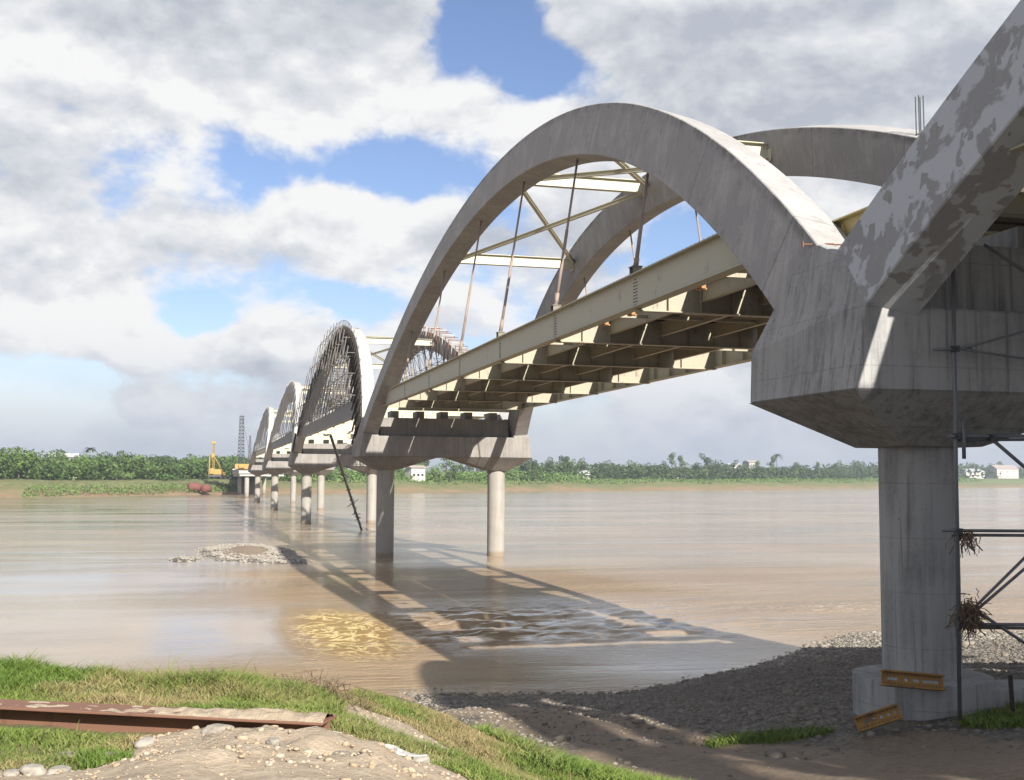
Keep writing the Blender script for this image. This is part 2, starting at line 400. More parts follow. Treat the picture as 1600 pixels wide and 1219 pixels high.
def link(name, me, m, parent=None, smooth=False):
    if m is not None: me.materials.append(m)
    if smooth: me.polygons.foreach_set('use_smooth', [True] * len(me.polygons))
    o = bpy.data.objects.new(name, me); col.objects.link(o)
    if parent is not None: o.parent = parent; o.matrix_parent_inverse = parent.matrix_world.inverted() if False else Matrix.Translation(-Vector(parent.location))
    return o
def bevel(o, wdt=.02, seg=2, ang=30):
    md = o.modifiers.new('bevel', 'BEVEL'); md.width = wdt; md.segments = seg; md.limit_method = 'ANGLE'; md.angle_limit = math.radians(ang)
    return o
def thing(name, loc, label, cat, group=None):
    o = bpy.data.objects.new(name, None); col.objects.link(o); o.location = loc; o.empty_display_size = .5
    o['label'] = label; o['category'] = cat
    if group: o['group'] = group
    return o
def tag(o, label=None, cat=None, group=None, kind=None):
    for k, v in (('label', label), ('category', cat), ('group', group), ('kind', kind)):
        if v: o[k] = v
    return o
KIDS = {}
def copy_tree(o, loc, parent=None):
    c = o.copy(); col.objects.link(c)
    if parent is not None: c.parent = parent
    else: c.location = loc
    for ch in [x for x in bpy.data.objects if x.parent == o]: copy_tree(ch, None, c)
    return c
def np_mesh(V, F, nv=3):
    me = bpy.data.meshes.new('m'); V = np.asarray(V, np.float32); F = np.asarray(F, np.int32)
    me.vertices.add(len(V)); me.vertices.foreach_set('co', V.ravel())
    me.loops.add(F.size); me.loops.foreach_set('vertex_index', F.ravel())
    me.polygons.add(len(F)); me.polygons.foreach_set('loop_start', np.arange(0, F.size, nv, dtype=np.int32))
    me.update(calc_edges=True); me.validate()
    return me
def set_attr(me, name, vals):
    a = me.attributes.new(name, 'FLOAT', 'POINT'); a.data.foreach_set('value', np.asarray(vals, np.float32))

# value noise
_perm = rng.random((256, 256))
def vnoise(x, y):
    xi = np.floor(x).astype(int); yi = np.floor(y).astype(int); fx = x - xi; fy = y - yi
    fx = fx * fx * (3 - 2 * fx); fy = fy * fy * (3 - 2 * fy)
    g = lambda a, b: _perm[a & 255, b & 255]
    return (g(xi, yi) * (1 - fx) + g(xi + 1, yi) * fx) * (1 - fy) + (g(xi, yi + 1) * (1 - fx) + g(xi + 1, yi + 1) * fx) * fy - .5
def fbm(x, y, o=4):
    s = 0; a = 1
    for k in range(o): s = s + a * vnoise(x * 2 ** k + 17 * k, y * 2 ** k + 31 * k); a *= .5
    return s

# ------------------------------------------------------------------ near ground
CP = [(-9.26, 38.17, 0), (-8.11, 37.67, 0), (-6.73, 37.23, 0), (-4.77, 37.35, 0), (-3.02, 36.71, 0), (-1.72, 37.24, 0), (1.41, 39.12, 0), (4.36, 41.09, 0), (7.38, 43.76, 0), (10.31, 46.38, 0), (13.03, 48.59, 0), (16.43, 48.2, 0), (18.38, 47.62, 0), (20.39, 47.49, 0), (-3.36, 28.39, 0.9), (0.85, 31.15, 0.9), (-1.37, 24.94, 1.5), (-4.1, 23.42, 1.35), (-5.59, 32.11, 0.5), (-7.43, 33.64, 0.35), (6.34, 31.44, 1.2), (6.23, 28.43, 1.5), (0.57, 21.2, 2.0), (-2.57, 19.9, 1.85), (-3.5, 16.02, 2.5), (-7.3, 19.52, 1.9), (-6.38, 16.78, 2.3), (-8.55, 20.02, 1.8), (-8.1, 25.75, 1.2), (11.45, 41.04, 0.6), (11.8, 35.53, 1.0),
      (-17.92, 13.36, 4.80), (-16.64, 13.07, 4.80), (-15.66, 13.07, 4.72), (-14.73, 13.69, 4.55), (-17.6, 11.25, 4.93), (-16.24, 10.63, 4.95), (-14.93, 10.24, 4.95), (-17.38, 9.86, 4.95), (-16.65, 9.34, 4.95), (-15.97, 9.28, 5.0), (-15.39, 8.78, 5.05), (-15.96, 7.32, 5.15), (-17.08, 7.8, 5.1), (-15.25, 6.94, 5.2), (-14.21, 8.34, 4.8), (-13.98, 16.3, 4.0), (-13.16, 18.16, 3.4), (-12.78, 18.11, 3.3), (-12.24, 17.79, 3.1), (-11.67, 17.7, 2.9), (-10.74, 17.75, 2.6), (-10.08, 17.27, 2.4), (-10.3, 29.5, 1.0), (-9.49, 27.01, 1.1), (-9.6, 23.5, 1.4), (-9.07, 19.72, 1.9), (-12.47, 13.15, 3.6), (-13.98, 10.87, 4.4), (-14.48, 11.13, 4.6),
      (-10.9, 33, 0), (-12.0, 27, 0), (-13.6, 22.5, 0), (-16, 19.5, 0), (-19, 18, 0), (-25, 18, 0), (-35, 20, 0),
      (-20, 26, -1), (-13, 45, -.6), (-5, 45, -.5), (5, 52, -.7), (20, 58, -1), (0, 70, -1.5), (-30, 60, -1.5), (30, 50, 0), (45, 55, 0), (70, 62, 0), (30, 65, -1), (70, 75, -1.2),
      (-16, 0, 5.3), (-30, 12, 5.1), (-45, 14, 5), (-30, -20, 5.5), (-8, 2, 4.7), (0, 0, 4.2), (10, 10, 3.2), (20, 20, 2.6), (30, 35, 1.8), (0, -30, 5.3), (40, 0, 4.5), (60, 40, 2.5), (-60, -60, 5.6), (80, -60, 5.5), (-23, 14, 4.9), (-9, 10, 3.6), (-4, 8, 3.6)]
CPa = np.array(CP, float)
def _U(r2): return np.where(r2 > 0, r2 * np.log(np.maximum(r2, 1e-12)), 0)
def _tps(P, lam=.6):
    n = len(P); d2 = ((P[:, None, :2] - P[None, :, :2]) ** 2).sum(-1)
    K = _U(d2) + lam * np.eye(n); Q = np.hstack([np.ones((n, 1)), P[:, :2]])
    A = np.zeros((n + 3, n + 3)); A[:n, :n] = K; A[:n, n:] = Q; A[n:, :n] = Q.T
    return np.linalg.solve(A, np.concatenate([P[:, 2], [0, 0, 0]]))
_W = _tps(CPa)
def ground_base(x, y):
    x = np.atleast_1d(np.asarray(x, float)); y = np.atleast_1d(np.asarray(y, float)); sh = x.shape; x = x.ravel(); y = y.ravel()
    o = np.empty(len(x))
    for i in range(0, len(x), 20000):
        xs = x[i:i + 20000]; ys = y[i:i + 20000]
        d2 = (xs[:, None] - CPa[None, :, 0]) ** 2 + (ys[:, None] - CPa[None, :, 1]) ** 2
        o[i:i + 20000] = _U(d2) @ _W[:-3] + _W[-3] + _W[-2] * xs + _W[-1] * ys
    return np.clip(o.reshape(sh), -2.0, 6.0)
def smooth(x, a, b): t = np.clip((x - a) / (b - a), 0, 1); return t * t * (3 - 2 * t)
def gau(x, y, cx, cy, sx, sy): return np.exp(-((x - cx) / sx) ** 2 - ((y - cy) / sy) ** 2)
def masks(x, y, z):
    # plateau / foreground dirt against grass, and gravel by the water
    line = y - (10.35 - .49 * (x + 17.4))                                    # beyond (+) or before (-) the beam
    plateau = smooth(z, 1.9, 2.6)
    grass = plateau * smooth(-(x + 9.0), 0, .9)
    grass = grass * np.where(line > -.25, 1, 0) * (1 - gau(x, y, -14.2, 12.6, .55, .9) * .0)
    lowl = (line <= -.25) & (x < -16.35) & (y > 8.15 - .25 * (np.maximum(x, -18.5) + 17))
    grass = np.where(lowl, 1.0, grass)
    # the strip of grass that runs down to the right in front of the gravel
    d = np.abs((x + 12.6) * .80 + (y - 14.2) * .35)
    strip = np.where((x > -14.9) & (x < -8.2) & (y > 7.4), 1, 0)
    grass = np.where((x > -14.7) & (line < .2), 0.0, grass)
    edge = (y - 7.6) - (-(x + 14.2) * 1.1)
    # dirt flat inside: between the mound and the grass
    bare = gau(x, y, -13.75, 12.2, .75, 1.6)
    run = smooth(x + 13.85 + .25 * (y - 8), -.15, .25) * smooth(-(x + 8.9) - .12 * (y - 17), -.2, .5) * plateau
    grass = np.maximum(grass * (x < -13.9), run)
    grass = np.clip(grass - 1.0 * np.clip(bare * 1.25, 0, 1), 0, 1)
    rg = gau(x, y, 1.8, 21.6, 2.2, 1.3) + gau(x, y, 4.5, 24, 3, 2) + .8 * gau(x, y, -4.2, 23.5, 1.6, .7)
    grass = np.maximum(grass, np.clip(rg * 1.3, 0, 1) * (z < 3.4))
    gravel = smooth(1.75 - z, -.35, .45) * (z > -.6)
    gravel = np.maximum(gravel, smooth(x, -3.5, 0.5) * .9 * (z < 3.6))
    gravel = np.maximum(gravel, smooth(x, 3, 8))
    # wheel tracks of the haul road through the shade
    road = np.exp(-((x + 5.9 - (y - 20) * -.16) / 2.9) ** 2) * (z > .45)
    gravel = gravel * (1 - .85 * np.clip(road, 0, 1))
    return np.clip(grass, 0, 1), np.clip(gravel, 0, 1)
def ground_h(x, y):
    b = ground_base(x, y)
    near = smooth(b, .0, .6)
    h = b + near * (.10 * fbm(x * .5, y * .5, 3) + .05 * fbm(x * 2.1, y * 2.1, 3))
    # heap of pale soil in front, half burying the beam
    h = h + .13 * gau(x, y, -15.30, 8.60, .60, .36) + .07 * gau(x, y, -14.75, 8.35, .45, .30) + .08 * gau(x, y, -15.9, 7.6, 1.2, .7) + .06 * gau(x, y, -14.85, 8.0, .5, .6)
    m = gau(x, y, -15.4, 8.2, 1.6, 1.1)
    h = h + m * (.10 * fbm(x * 4.5, y * 4.5, 4) + .035 * fbm(x * 18, y * 18, 2))
    # grassy hummocks along the crest
    h = h + .05 * gau(x, y, -17.2, 12.9, .8, .6) + .03 * gau(x, y, -15.5, 12.2, 1.0, .6)
    # wheel ruts
    rt_ = x + 5.9 + (y - 20) * .16
    h = h - near * .10 * (np.exp(-((rt_ - 1.0) / .28) ** 2) + np.exp(-((rt_ + 1.0) / .28) ** 2)) * (b < 3.8) * (y > 0)
    return h
def axis(segs):
    o = []
    for a, b, st in segs: o += list(np.arange(a, b, st))
    o.append(segs[-1][1]); return np.array(o)
gx = axis([(-70, -24, 2.0), (-24, -18.6, .3), (-18.6, -7.0, .085), (-7, 8, .17), (8, 24, .35), (24, 100, 2.5)])
gy = axis([(-70, -4, 3.0), (-4, 5, .5), (5, 6.5, .2), (6.5, 14.5, .08), (14.5, 30, .15), (30, 50, .3), (50, 80, 2.0)])
X, Y = np.meshgrid(gx, gy, indexing='ij'); Z = ground_h(X, Y)
nx, ny = X.shape
idx = np.arange(nx * ny).reshape(nx, ny)
F = np.stack([idx[:-1, :-1], idx[1:, :-1], idx[1:, 1:], idx[:-1, 1:]], -1).reshape(-1, 4)
me = np_mesh(np.stack([X, Y, Z], -1).reshape(-1, 3), F, 4)
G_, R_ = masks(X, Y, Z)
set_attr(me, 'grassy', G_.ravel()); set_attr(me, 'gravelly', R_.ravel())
wet_shade = smooth(.22 - Z, 0, .2) ; wet_shade = np.maximum(wet_shade, .55 * smooth(X, -10, -8) * smooth(2.6 - Z, 0, .6) * smooth(32 - Y, -8, 8) * (X < 3))  # damp waterline, plus the near span's shade painted into the ground colour
set_attr(me, 'wet_shade', wet_shade.ravel())
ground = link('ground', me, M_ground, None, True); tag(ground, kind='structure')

# ------------------------------------------------------------------ river
wx = axis([(-3000, -400, 200.), (-400, -60, 20.), (-60, -30, 3.), (-30, 30, .35), (30, 80, 3.), (80, 600, 25.), (600, 5000, 220.)])
wy = axis([(-40, 10, 10.), (10, 38, .8), (38, 75, .22), (75, 130, .7), (130, 300, 5.), (300, 3600, 60.)])
X, Y = np.meshgrid(wx, wy, indexing='ij')
rap = np.clip(gau(X, Y, 0, 55, 8.5, 8) * 1.35, 0, 1) * smooth(X, -8.2, -6.2) * smooth(Y, 44, 50) * smooth(74 - Y, 0, 10)
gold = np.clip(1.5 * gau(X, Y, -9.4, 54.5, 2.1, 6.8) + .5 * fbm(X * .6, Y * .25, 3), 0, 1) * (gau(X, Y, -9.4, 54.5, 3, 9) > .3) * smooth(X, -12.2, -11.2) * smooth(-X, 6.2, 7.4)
foam = np.clip(.9 * gau(X, Y, 19.5, 58.5, 5.5, 2.2) + .8 * gau(X, Y, 23, 185, 14, 38) + .75 * rap * smooth(-X, 2, 6) + 1.2 * gau(X, Y, -11.5, 52, .35, 7) + .45 * gau(X, Y, 5, 62, 9, 3), 0, 1)
calm = np.clip(1.25 * gau(X, Y, -22, 62, 13, 42) + gau(X, Y, -60, 90, 35, 60) + .8 * gau(X, Y, -40, 260, 60, 90) + .5 * gau(X, Y, 4.0, 45, 5.0, 4.0), 0, 1)
u = X * .96 + Y * .28; v = -X * .28 + Y * .96
Zw = rap * (.20 * fbm(u * .5, v * 1.15, 3) + .10 * fbm(u * 1.5, v * 2.9, 2))
ridg = -np.abs(fbm(u * .55 + 9, v * 1.2, 2))
Zw = Zw + rap * .20 * (ridg + .18)
Zw = Zw * smooth(ground_base(np.clip(X, -69, 99), np.clip(Y, -69, 79)) * -1, -.05, .35)
nx, ny = X.shape; idx = np.arange(nx * ny).reshape(nx, ny)
F = np.stack([idx[:-1, :-1], idx[1:, :-1], idx[1:, 1:], idx[:-1, 1:]], -1).reshape(-1, 4)
me = np_mesh(np.stack([X, Y, Zw], -1).reshape(-1, 3), F, 4)
wob = 3.6 * fbm(X * .12, Y * .09, 4)
zA = smooth(Y + wob, 60, 69) * smooth(95 - Y + wob, 0, 7) * smooth(X + wob, -23, -11) * (1 - .6 * smooth(X + wob, 9, 18)) * smooth(55 - X, 0, 30)
zC = smooth(Y, 36, 40) * smooth(48 - Y + wob, 0, 4) * smooth(-X + wob, -2, 6)
zR = .55 * smooth(X + wob, 7, 11) * smooth(Y, 44, 50) * smooth(70 - Y, 0, 8) * smooth(60 - X, 0, 25)
zL = smooth(X + wob * .3, -12.4, -11.6) * smooth(-X + wob, 5.5, 7.5) * smooth(Y, 40, 44) * smooth(70 - Y, 0, 6)
shallow = np.clip(np.maximum(np.maximum(zA, zC), np.maximum(zR, zL)) + gold, 0, 1)
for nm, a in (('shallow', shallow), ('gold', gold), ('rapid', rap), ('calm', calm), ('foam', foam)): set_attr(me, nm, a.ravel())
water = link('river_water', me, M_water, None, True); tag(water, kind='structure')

# ------------------------------------------------------------------ far bank
SH = np.array([(-3000, 300), (-300, 385), (-80, 424), (-19, 492), (40, 560), (167, 650), (400, 820), (700, 1060), (1100, 1370), (1800, 1900), (3000, 2600), (7000, 4200)], float)
def shore(x): return np.interp(x, SH[:, 0], SH[:, 1])
def plateau_z(x): return 6.1 + 5.2 * smooth(np.asarray(x, float), 60, 1300)
def far_h(x, y):
    s = shore(x) + 7 * fbm(x * .02, x * 0 + 3.3, 3); d = (y - s) * .8
    pz = plateau_z(x)
    h = -2.2 + (pz + 2.2) * smooth(d, -12, 34)
    h = np.where(d > 34, pz + .012 * (d - 34), h)
    h = h + smooth(d, -4, 12) * (1.1 * fbm(x * .035, y * .035, 4) + .5 * fbm(x * .15, y * .15, 2))
    return h
fx = axis([(-900, -320, 40.), (-320, 500, 5.), (500, 1300, 14.), (1300, 6000, 150.)])
fd = axis([(-60, -20, 20.), (-20, 60, 4.), (60, 200, 20.), (200, 3500, 400.)])
XX, DD = np.meshgrid(fx, fd, indexing='ij'); YY = shore(XX) + DD; ZZ = far_h(XX, YY)
nx, ny = XX.shape; idx = np.arange(nx * ny).reshape(nx, ny)
F = np.stack([idx[:-1, :-1], idx[1:, :-1], idx[1:, 1:], idx[:-1, 1:]], -1).reshape(-1, 4)
fb = link('far_riverbank', np_mesh(np.stack([XX, YY, ZZ], -1).reshape(-1, 3), F, 4), M_far, None, True); tag(fb, kind='structure')

# ------------------------------------------------------------------ gravel bar in the river
bxg = np.linspace(-22, -4, 70); byg = np.linspace(92, 150, 90)
X, Y = np.meshgrid(bxg, byg, indexing='ij')
r_ = 1 - ((X + 11.6 + (Y - 112) * .05) / 5.0) ** 2 - ((Y - 113) / 17.0) ** 2
r2 = 1 - ((X + 17.0) / 2.0) ** 2 - ((Y - 104) / 4.0) ** 2
r3 = 1 - ((X + 8.6) / 2.6) ** 2 - ((Y - 103) / 8.0) ** 2
Zb = np.maximum(np.maximum(-.38 + .72 * np.clip(r_ + .22, -1, .7), -.5 + .70 * np.clip(r2 + .1, -1, 1)), -.42 + .62 * np.clip(r3 + .15, -1, .8)) + .18 * fbm(X * .8, Y * .35, 3)
Zb = Zb + .55 * gau(X, Y, -11.4, 112, 1.9, 5.0)
nx, ny = X.shape; idx = np.arange(nx * ny).reshape(nx, ny)
F = np.stack([idx[:-1, :-1], idx[1:, :-1], idx[1:, 1:], idx[:-1, 1:]], -1).reshape(-1, 4)
me = np_mesh(np.stack([X, Y, Zb], -1).reshape(-1, 3), F, 4)
set_attr(me, 'grassy', np.zeros(X.size)); set_attr(me, 'gravelly', np.clip(.75 - gau(X, Y, -11.4, 111, 2.0, 5.5), 0, 1).ravel()); set_attr(me, 'wet_shade', smooth(.15 - Zb, 0, .2).ravel())
bar = link('gravel_bar', me, M_ground, None, True); tag(bar, kind='structure')

# ------------------------------------------------------------------ stones and grass (stuff)
ico_v = []; t_ = (1 + 5 ** .5) / 2
for a in (-1, 1):
    for b in (-t_, t_): ico_v += [(a, b, 0), (0, a, b), (b, 0, a)]
ico_v = np.array(ico_v, float); ico_v /= np.linalg.norm(ico_v[0])
import itertools
def _hull_faces(v):
    fs = []; n = len(v); el = min(np.linalg.norm(v[i] - v[j]) for i, j in itertools.combinations(range(n), 2)) * 1.05
    for i, j, k in itertools.combinations(range(n), 3):
        if max(np.linalg.norm(v[i] - v[j]), np.linalg.norm(v[j] - v[k]), np.linalg.norm(v[i] - v[k])) < el:
            nn = np.cross(v[j] - v[i], v[k] - v[i]); fs.append((i, j, k) if nn @ v[i] > 0 else (i, k, j))
    return np.array(fs)
ico_f = _hull_faces(ico_v)
def stones(name, P, S, label=None, tint=None, flat=.62, mt=None):
    n = len(P); nvv = len(ico_v)
    jit = rng.uniform(.75, 1.25, (n, nvv, 1)); sc3 = S[:, None, None] * np.stack([rng.uniform(.8, 1.4, n), rng.uniform(.7, 1.1, n), np.full(n, flat) * rng.uniform(.8, 1.2, n)], -1)[:, None, :]
    V = ico_v[None] * jit * sc3; a = rng.uniform(0, 2 * PI, n); ca, sa = np.cos(a)[:, None], np.sin(a)[:, None]
    V = np.stack([V[..., 0] * ca - V[..., 1] * sa, V[..., 0] * sa + V[..., 1] * ca, V[..., 2]], -1) + P[:, None, :]
    Fs = ico_f[None] + (np.arange(n) * nvv)[:, None, None]
    me = np_mesh(V.reshape(-1, 3), Fs.reshape(-1, 3), 3)
    t = np.repeat(rng.random(n) if tint is None else tint, nvv); set_attr(me, 'tint', t)
    return link(name, me, mt or M_stone, None, False)
def scatter(n, x0, x1, y0, y1, keep):
    x = rng.uniform(x0, x1, n); y = rng.uniform(y0, y1, n); z = ground_h(x, y); k = keep(x, y, z); return np.stack([x[k], y[k], z[k]], -1)
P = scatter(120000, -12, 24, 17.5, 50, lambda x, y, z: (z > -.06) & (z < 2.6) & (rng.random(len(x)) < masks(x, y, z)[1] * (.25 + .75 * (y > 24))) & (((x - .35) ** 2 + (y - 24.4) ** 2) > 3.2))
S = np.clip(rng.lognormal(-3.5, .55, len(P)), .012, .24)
st = stones('shore_gravel', P, S, tint=np.clip(rng.random(len(P)) * (.42 + .58 * smooth(P[:, 1], 38, 42) + .4 * smooth(-P[:, 0], 7.6, 8.6)), 0, 1)); tag(st, 'loose grey river stones covering the shore under the near pier', 'gravel', kind='stuff')  # stone tint lowered where the bridge's shade falls, paler on the sunlit sides
x = rng.uniform(-20, -5, 22000); y = rng.uniform(93, 135, 22000)
ix = np.clip(((x + 22) / 18 * 69).astype(int), 0, 69); iy = np.clip(((y - 92) / 58 * 89).astype(int), 0, 89); z = Zb[ix, iy]
k = (z > -.08) & (gau(x, y, -11.4, 111, 1.8, 5.0) < .45)
st = stones('bar_gravel', np.stack([x[k], y[k], z[k]], -1), np.clip(rng.lognormal(-2.65, .4, k.sum()), .03, .22), tint=rng.uniform(.45, 1.0, k.sum())); tag(st, 'pale stones strewn over the low gravel bar in the river', 'gravel', kind='stuff')
P = scatter(16000, -18.5, -12.2, 6.3, 14.5, lambda x, y, z: (masks(x, y, z)[0] < .3) & (rng.random(len(x)) < .25 + .75 * (fbm(x * 1.3 + 3, y * 1.3, 2) > 0.05)))
st = stones('soil_clods', P + np.array([0, 0, .002]), np.clip(rng.lognormal(-4.75, .6, len(P)), .004, .035), tint=rng.uniform(.55, .95, len(P)), mt=M_clod); tag(st, 'small clods and pebbles on the pale heap of soil', 'pebbles', kind='stuff')

def blades(name, P, H, W, tint, label, cat='grass'):
    n = len(P); a = rng.uniform(0, 2 * PI, n); lean = rng.uniform(.3, 1.7, n) * H; la = rng.uniform(0, 2 * PI, n)
    dx = np.stack([np.cos(a), np.sin(a), np.zeros(n)], -1) * W[:, None] * .5
    tip = P + np.stack([np.cos(la) * lean, np.sin(la) * lean, H], -1)
    midp = P + np.stack([np.cos(la) * lean * .3, np.sin(la) * lean * .3, H * .6], -1)
    V = np.stack([P - dx, P + dx, midp + dx * .8, midp - dx * .8, tip], 1).reshape(-1, 3)
    b = (np.arange(n) * 5)[:, None]
    Ft = np.concatenate([b + np.array([[0, 1, 2]]), b + np.array([[0, 2, 3]]), b + np.array([[3, 2, 4]])])
    me = np_mesh(V, Ft, 3); set_attr(me, 'tint', np.repeat(tint, 5))
    o = link(name, me, M_grass); tag(o, label, cat, kind='stuff'); return o
def grass_at(n, x0, x1, y0, y1, thr=.45):
    return scatter(n, x0, x1, y0, y1, lambda x, y, z: (masks(x, y, z)[0] + .35 * fbm(x * 2, y * 2, 2) > thr) & (z > .4) & ~((np.abs(y - (10.2 - .49 * (x + 17.4))) < .26) & (x < -14.95)))
P = grass_at(330000, -19.2, -8.4, 7.4, 15.6)
dryness = np.clip(.40 + .75 * fbm(P[:, 0] * 1.1 + 40, P[:, 1] * 1.1, 3) + .25 * smooth(P[:, 0], -16.6, -14.5) - .35 * smooth(-P[:, 0], 16.9, 17.6) + .15 * gau(P[:, 0], P[:, 1], -16.4, 11.6, .6, 1.0) * 3 - .35 * smooth(P[:, 0], -11.5, -10.4) + rng.normal(0, .12, len(P)), 0, 1)
tall = .6 + .75 * smooth(P[:, 1] - (12.6 - .3 * (P[:, 0] + 17.4)), -1.2, 0) * (P[:, 0] < -14.6)
H = rng.uniform(.03, .115, len(P)) * tall * np.clip(.85 + 1.5 * fbm(P[:, 0] * 1.8 + 7, P[:, 1] * 1.8, 3), .35, 1.8); H[rng.random(len(P)) < .006] *= 2.2; W = rng.uniform(.006, .012, len(P))
blades('bank_grass', P, H, W, dryness, 'green and dry grass along the crest of the near bank')
P = scatter(90000, -24.5, -19.2, 5.5, 17.5, lambda x, y, z: (masks(x, y, z)[0] + .35 * fbm(x * 2, y * 2, 2) > .45) & (z > .4))
blades('crest_grass', P, rng.uniform(.04, .15, len(P)), rng.uniform(.01, .02, len(P)), np.clip(.4 + .7 * fbm(P[:, 0], P[:, 1], 3), 0, 1), 'grass along the near bank beyond the left edge of the beam')
P = scatter(60000, -12, -7.5, 14, 24, lambda x, y, z: (masks(x, y, z)[0] + .3 * fbm(x * 2, y * 2, 2) > .45) & (z > .9))
blades('slope_grass', P, rng.uniform(.07, .2, len(P)), rng.uniform(.014, .028, len(P)), np.clip(.25 + .6 * fbm(P[:, 0], P[:, 1], 3), 0, 1), 'bright green grass down the slope beside the gravel')
P = scatter(60000, -6, 8, 19, 27, lambda x, y, z: (masks(x, y, z)[0] + .3 * fbm(x * 2, y * 2, 2) > .5) & (z > .9) & (((x - .35) ** 2 + (y - 24.4) ** 2) > 3.3))
blades('shaded_grass', P, rng.uniform(.05, .2, len(P)), rng.uniform(.014, .03, len(P)), np.clip(.25 + .6 * fbm(P[:, 0], P[:, 1], 3), 0, 1), 'shaded green grass at the foot of the near pier')

# ------------------------------------------------------------------ bridge geometry
HL, HR, QQ, Z0, T = 39.6, 12.53, 1.8, 12.495, 2.115
LEAN = .17; XL = -2.08; RW = 1.24; XC = 5.07; SP = 80.7; M1 = 64.25
def ext(s): return Z0 + HR * (1 - s * s) + QQ * (s * s - s ** 4)
def slope(s): return (-2 * HR * s + QQ * (2 * s - 4 * s ** 3)) / HL
def xo(z): return XL + LEAN * (z - Z0)
def rib_section(s):
    ye = HL * s; ze = ext(s); k = slope(s); nr = math.sqrt(1 + k * k)
    return (ye, ze), (ye + T * k / nr, ze - T / nr)
def mirx(x, side): return x if side < 0 else 2 * XC - x
def rib_mesh(side, m, s0=-1.046, s1=1.046, n=84, grow=0., t_extra=0.):
    V = []; F = []
    for i in range(n + 1):
        s = s0 + (s1 - s0) * i / n
        (ye, ze), (yi, zi) = rib_section(s)
        dy = yi - ye; dz2 = zi - ze; L = math.hypot(dy, dz2); uy, uz = dy / L, dz2 / L
        ye -= uy * grow; ze -= uz * grow; yi += uy * (grow + t_extra); zi += uz * (grow + t_extra)
        for (yy, zz, inn) in ((ye, ze, 0), (ye, ze, 1), (yi, zi, 1), (yi, zi, 0)):
            x = xo(zz) - grow + (RW + 2 * grow) * inn
            V.append((mirx(x, side), m + yy, zz - LEAN * RW * inn))
    for i in range(n):
        for k in range(4):
            a = i * 4 + k; b = i * 4 + (k + 1) % 4; F.append((a, b, b + 4, a + 4) if side > 0 else (a, a + 4, b + 4, b))
    F += [(0, 1, 2, 3), tuple(n * 4 + k for k in (3, 2, 1, 0))]
    mb = MB(); mb.add(V, F); return mb
HY = [-34.75, -24.85, -14.95, -5.05, 4.85, 14.75, 24.65, 34.4]     # hanger / floor-beam stations rel. to mid-span
GZ0, GZ1 = 13.05, 14.27
def rib_under(yrel):
    best = min((abs(rib_section(s)[1][0] - yrel), s) for s in np.linspace(-1, 1, 401))[1]
    return rib_section(best)[1][1], rib_section(best)[0][1]
def girder(side, m, y0, y1, sh=0.0):
    mb = MB(); x = mirx(-1.0, side) + sh
    # web with lowered end over each pier
    zt = GZ1 - .04; zb = GZ0 + .04
    mb.bx(x - .012, x + .012, m + y0, m + y1, zb, zt)
    mb.bx(x - .23, x + .23, m + y0, m + y1, zt, zt + .045); mb.bx(x - .23, x + .23, m + y0, m + y1, zb - .045, zb)
    for e, sg in ((y0, -1), (y1, 1)):
        ya, yb = sorted((m + e, m + e + sg * 1.6))
        mb.bx(x - .015, x + .015, ya + .003, yb, zb, zt - .78)
        mb.bx(x - .23, x + .23, ya + .003, yb, zt - .78, zt - .735)
        mb.bx(x - .23, x + .23, ya + .003, yb, zb - .048, zb - .003)
    k = y0
    inner = 1 if side < 0 else -1
    while k < y1:                      # vertical stiffeners on the inner side
        mb.bx(min(x + inner * .015, x + inner * .2), max(x + inner * .015, x + inner * .2), m + k, m + k + .02, zb + .003, zt - .003); k += 2.475
    return mb
def studs(side, m, y0, y1):
    mb = MB(); x = mirx(-1.0, side); y = y0
    while y < y1:
        for dx in (-.12, .12): mb.box((x + dx, m + y, GZ1 + .045), (.025, .025, .05))
        y += .33
    return mb
def ribbed_bolts(side, m):
    mb = MB(); x = mirx(-1.0, side); o = -1 if side < 0 else 1
    for yr in HY:
        for dy in (-.16, -.05, .06, .17):
            for k in range(9):
                if abs(dy) > .1 and k > 7: continue
                mb.box((x + o * .022, m + yr + dy, GZ0 + .13 + k * .115), (.02, .034, .034))
    return mb
def span_label(k): return ['near span behind the camera side, right edge of the photo', '', '', '', ''][k]
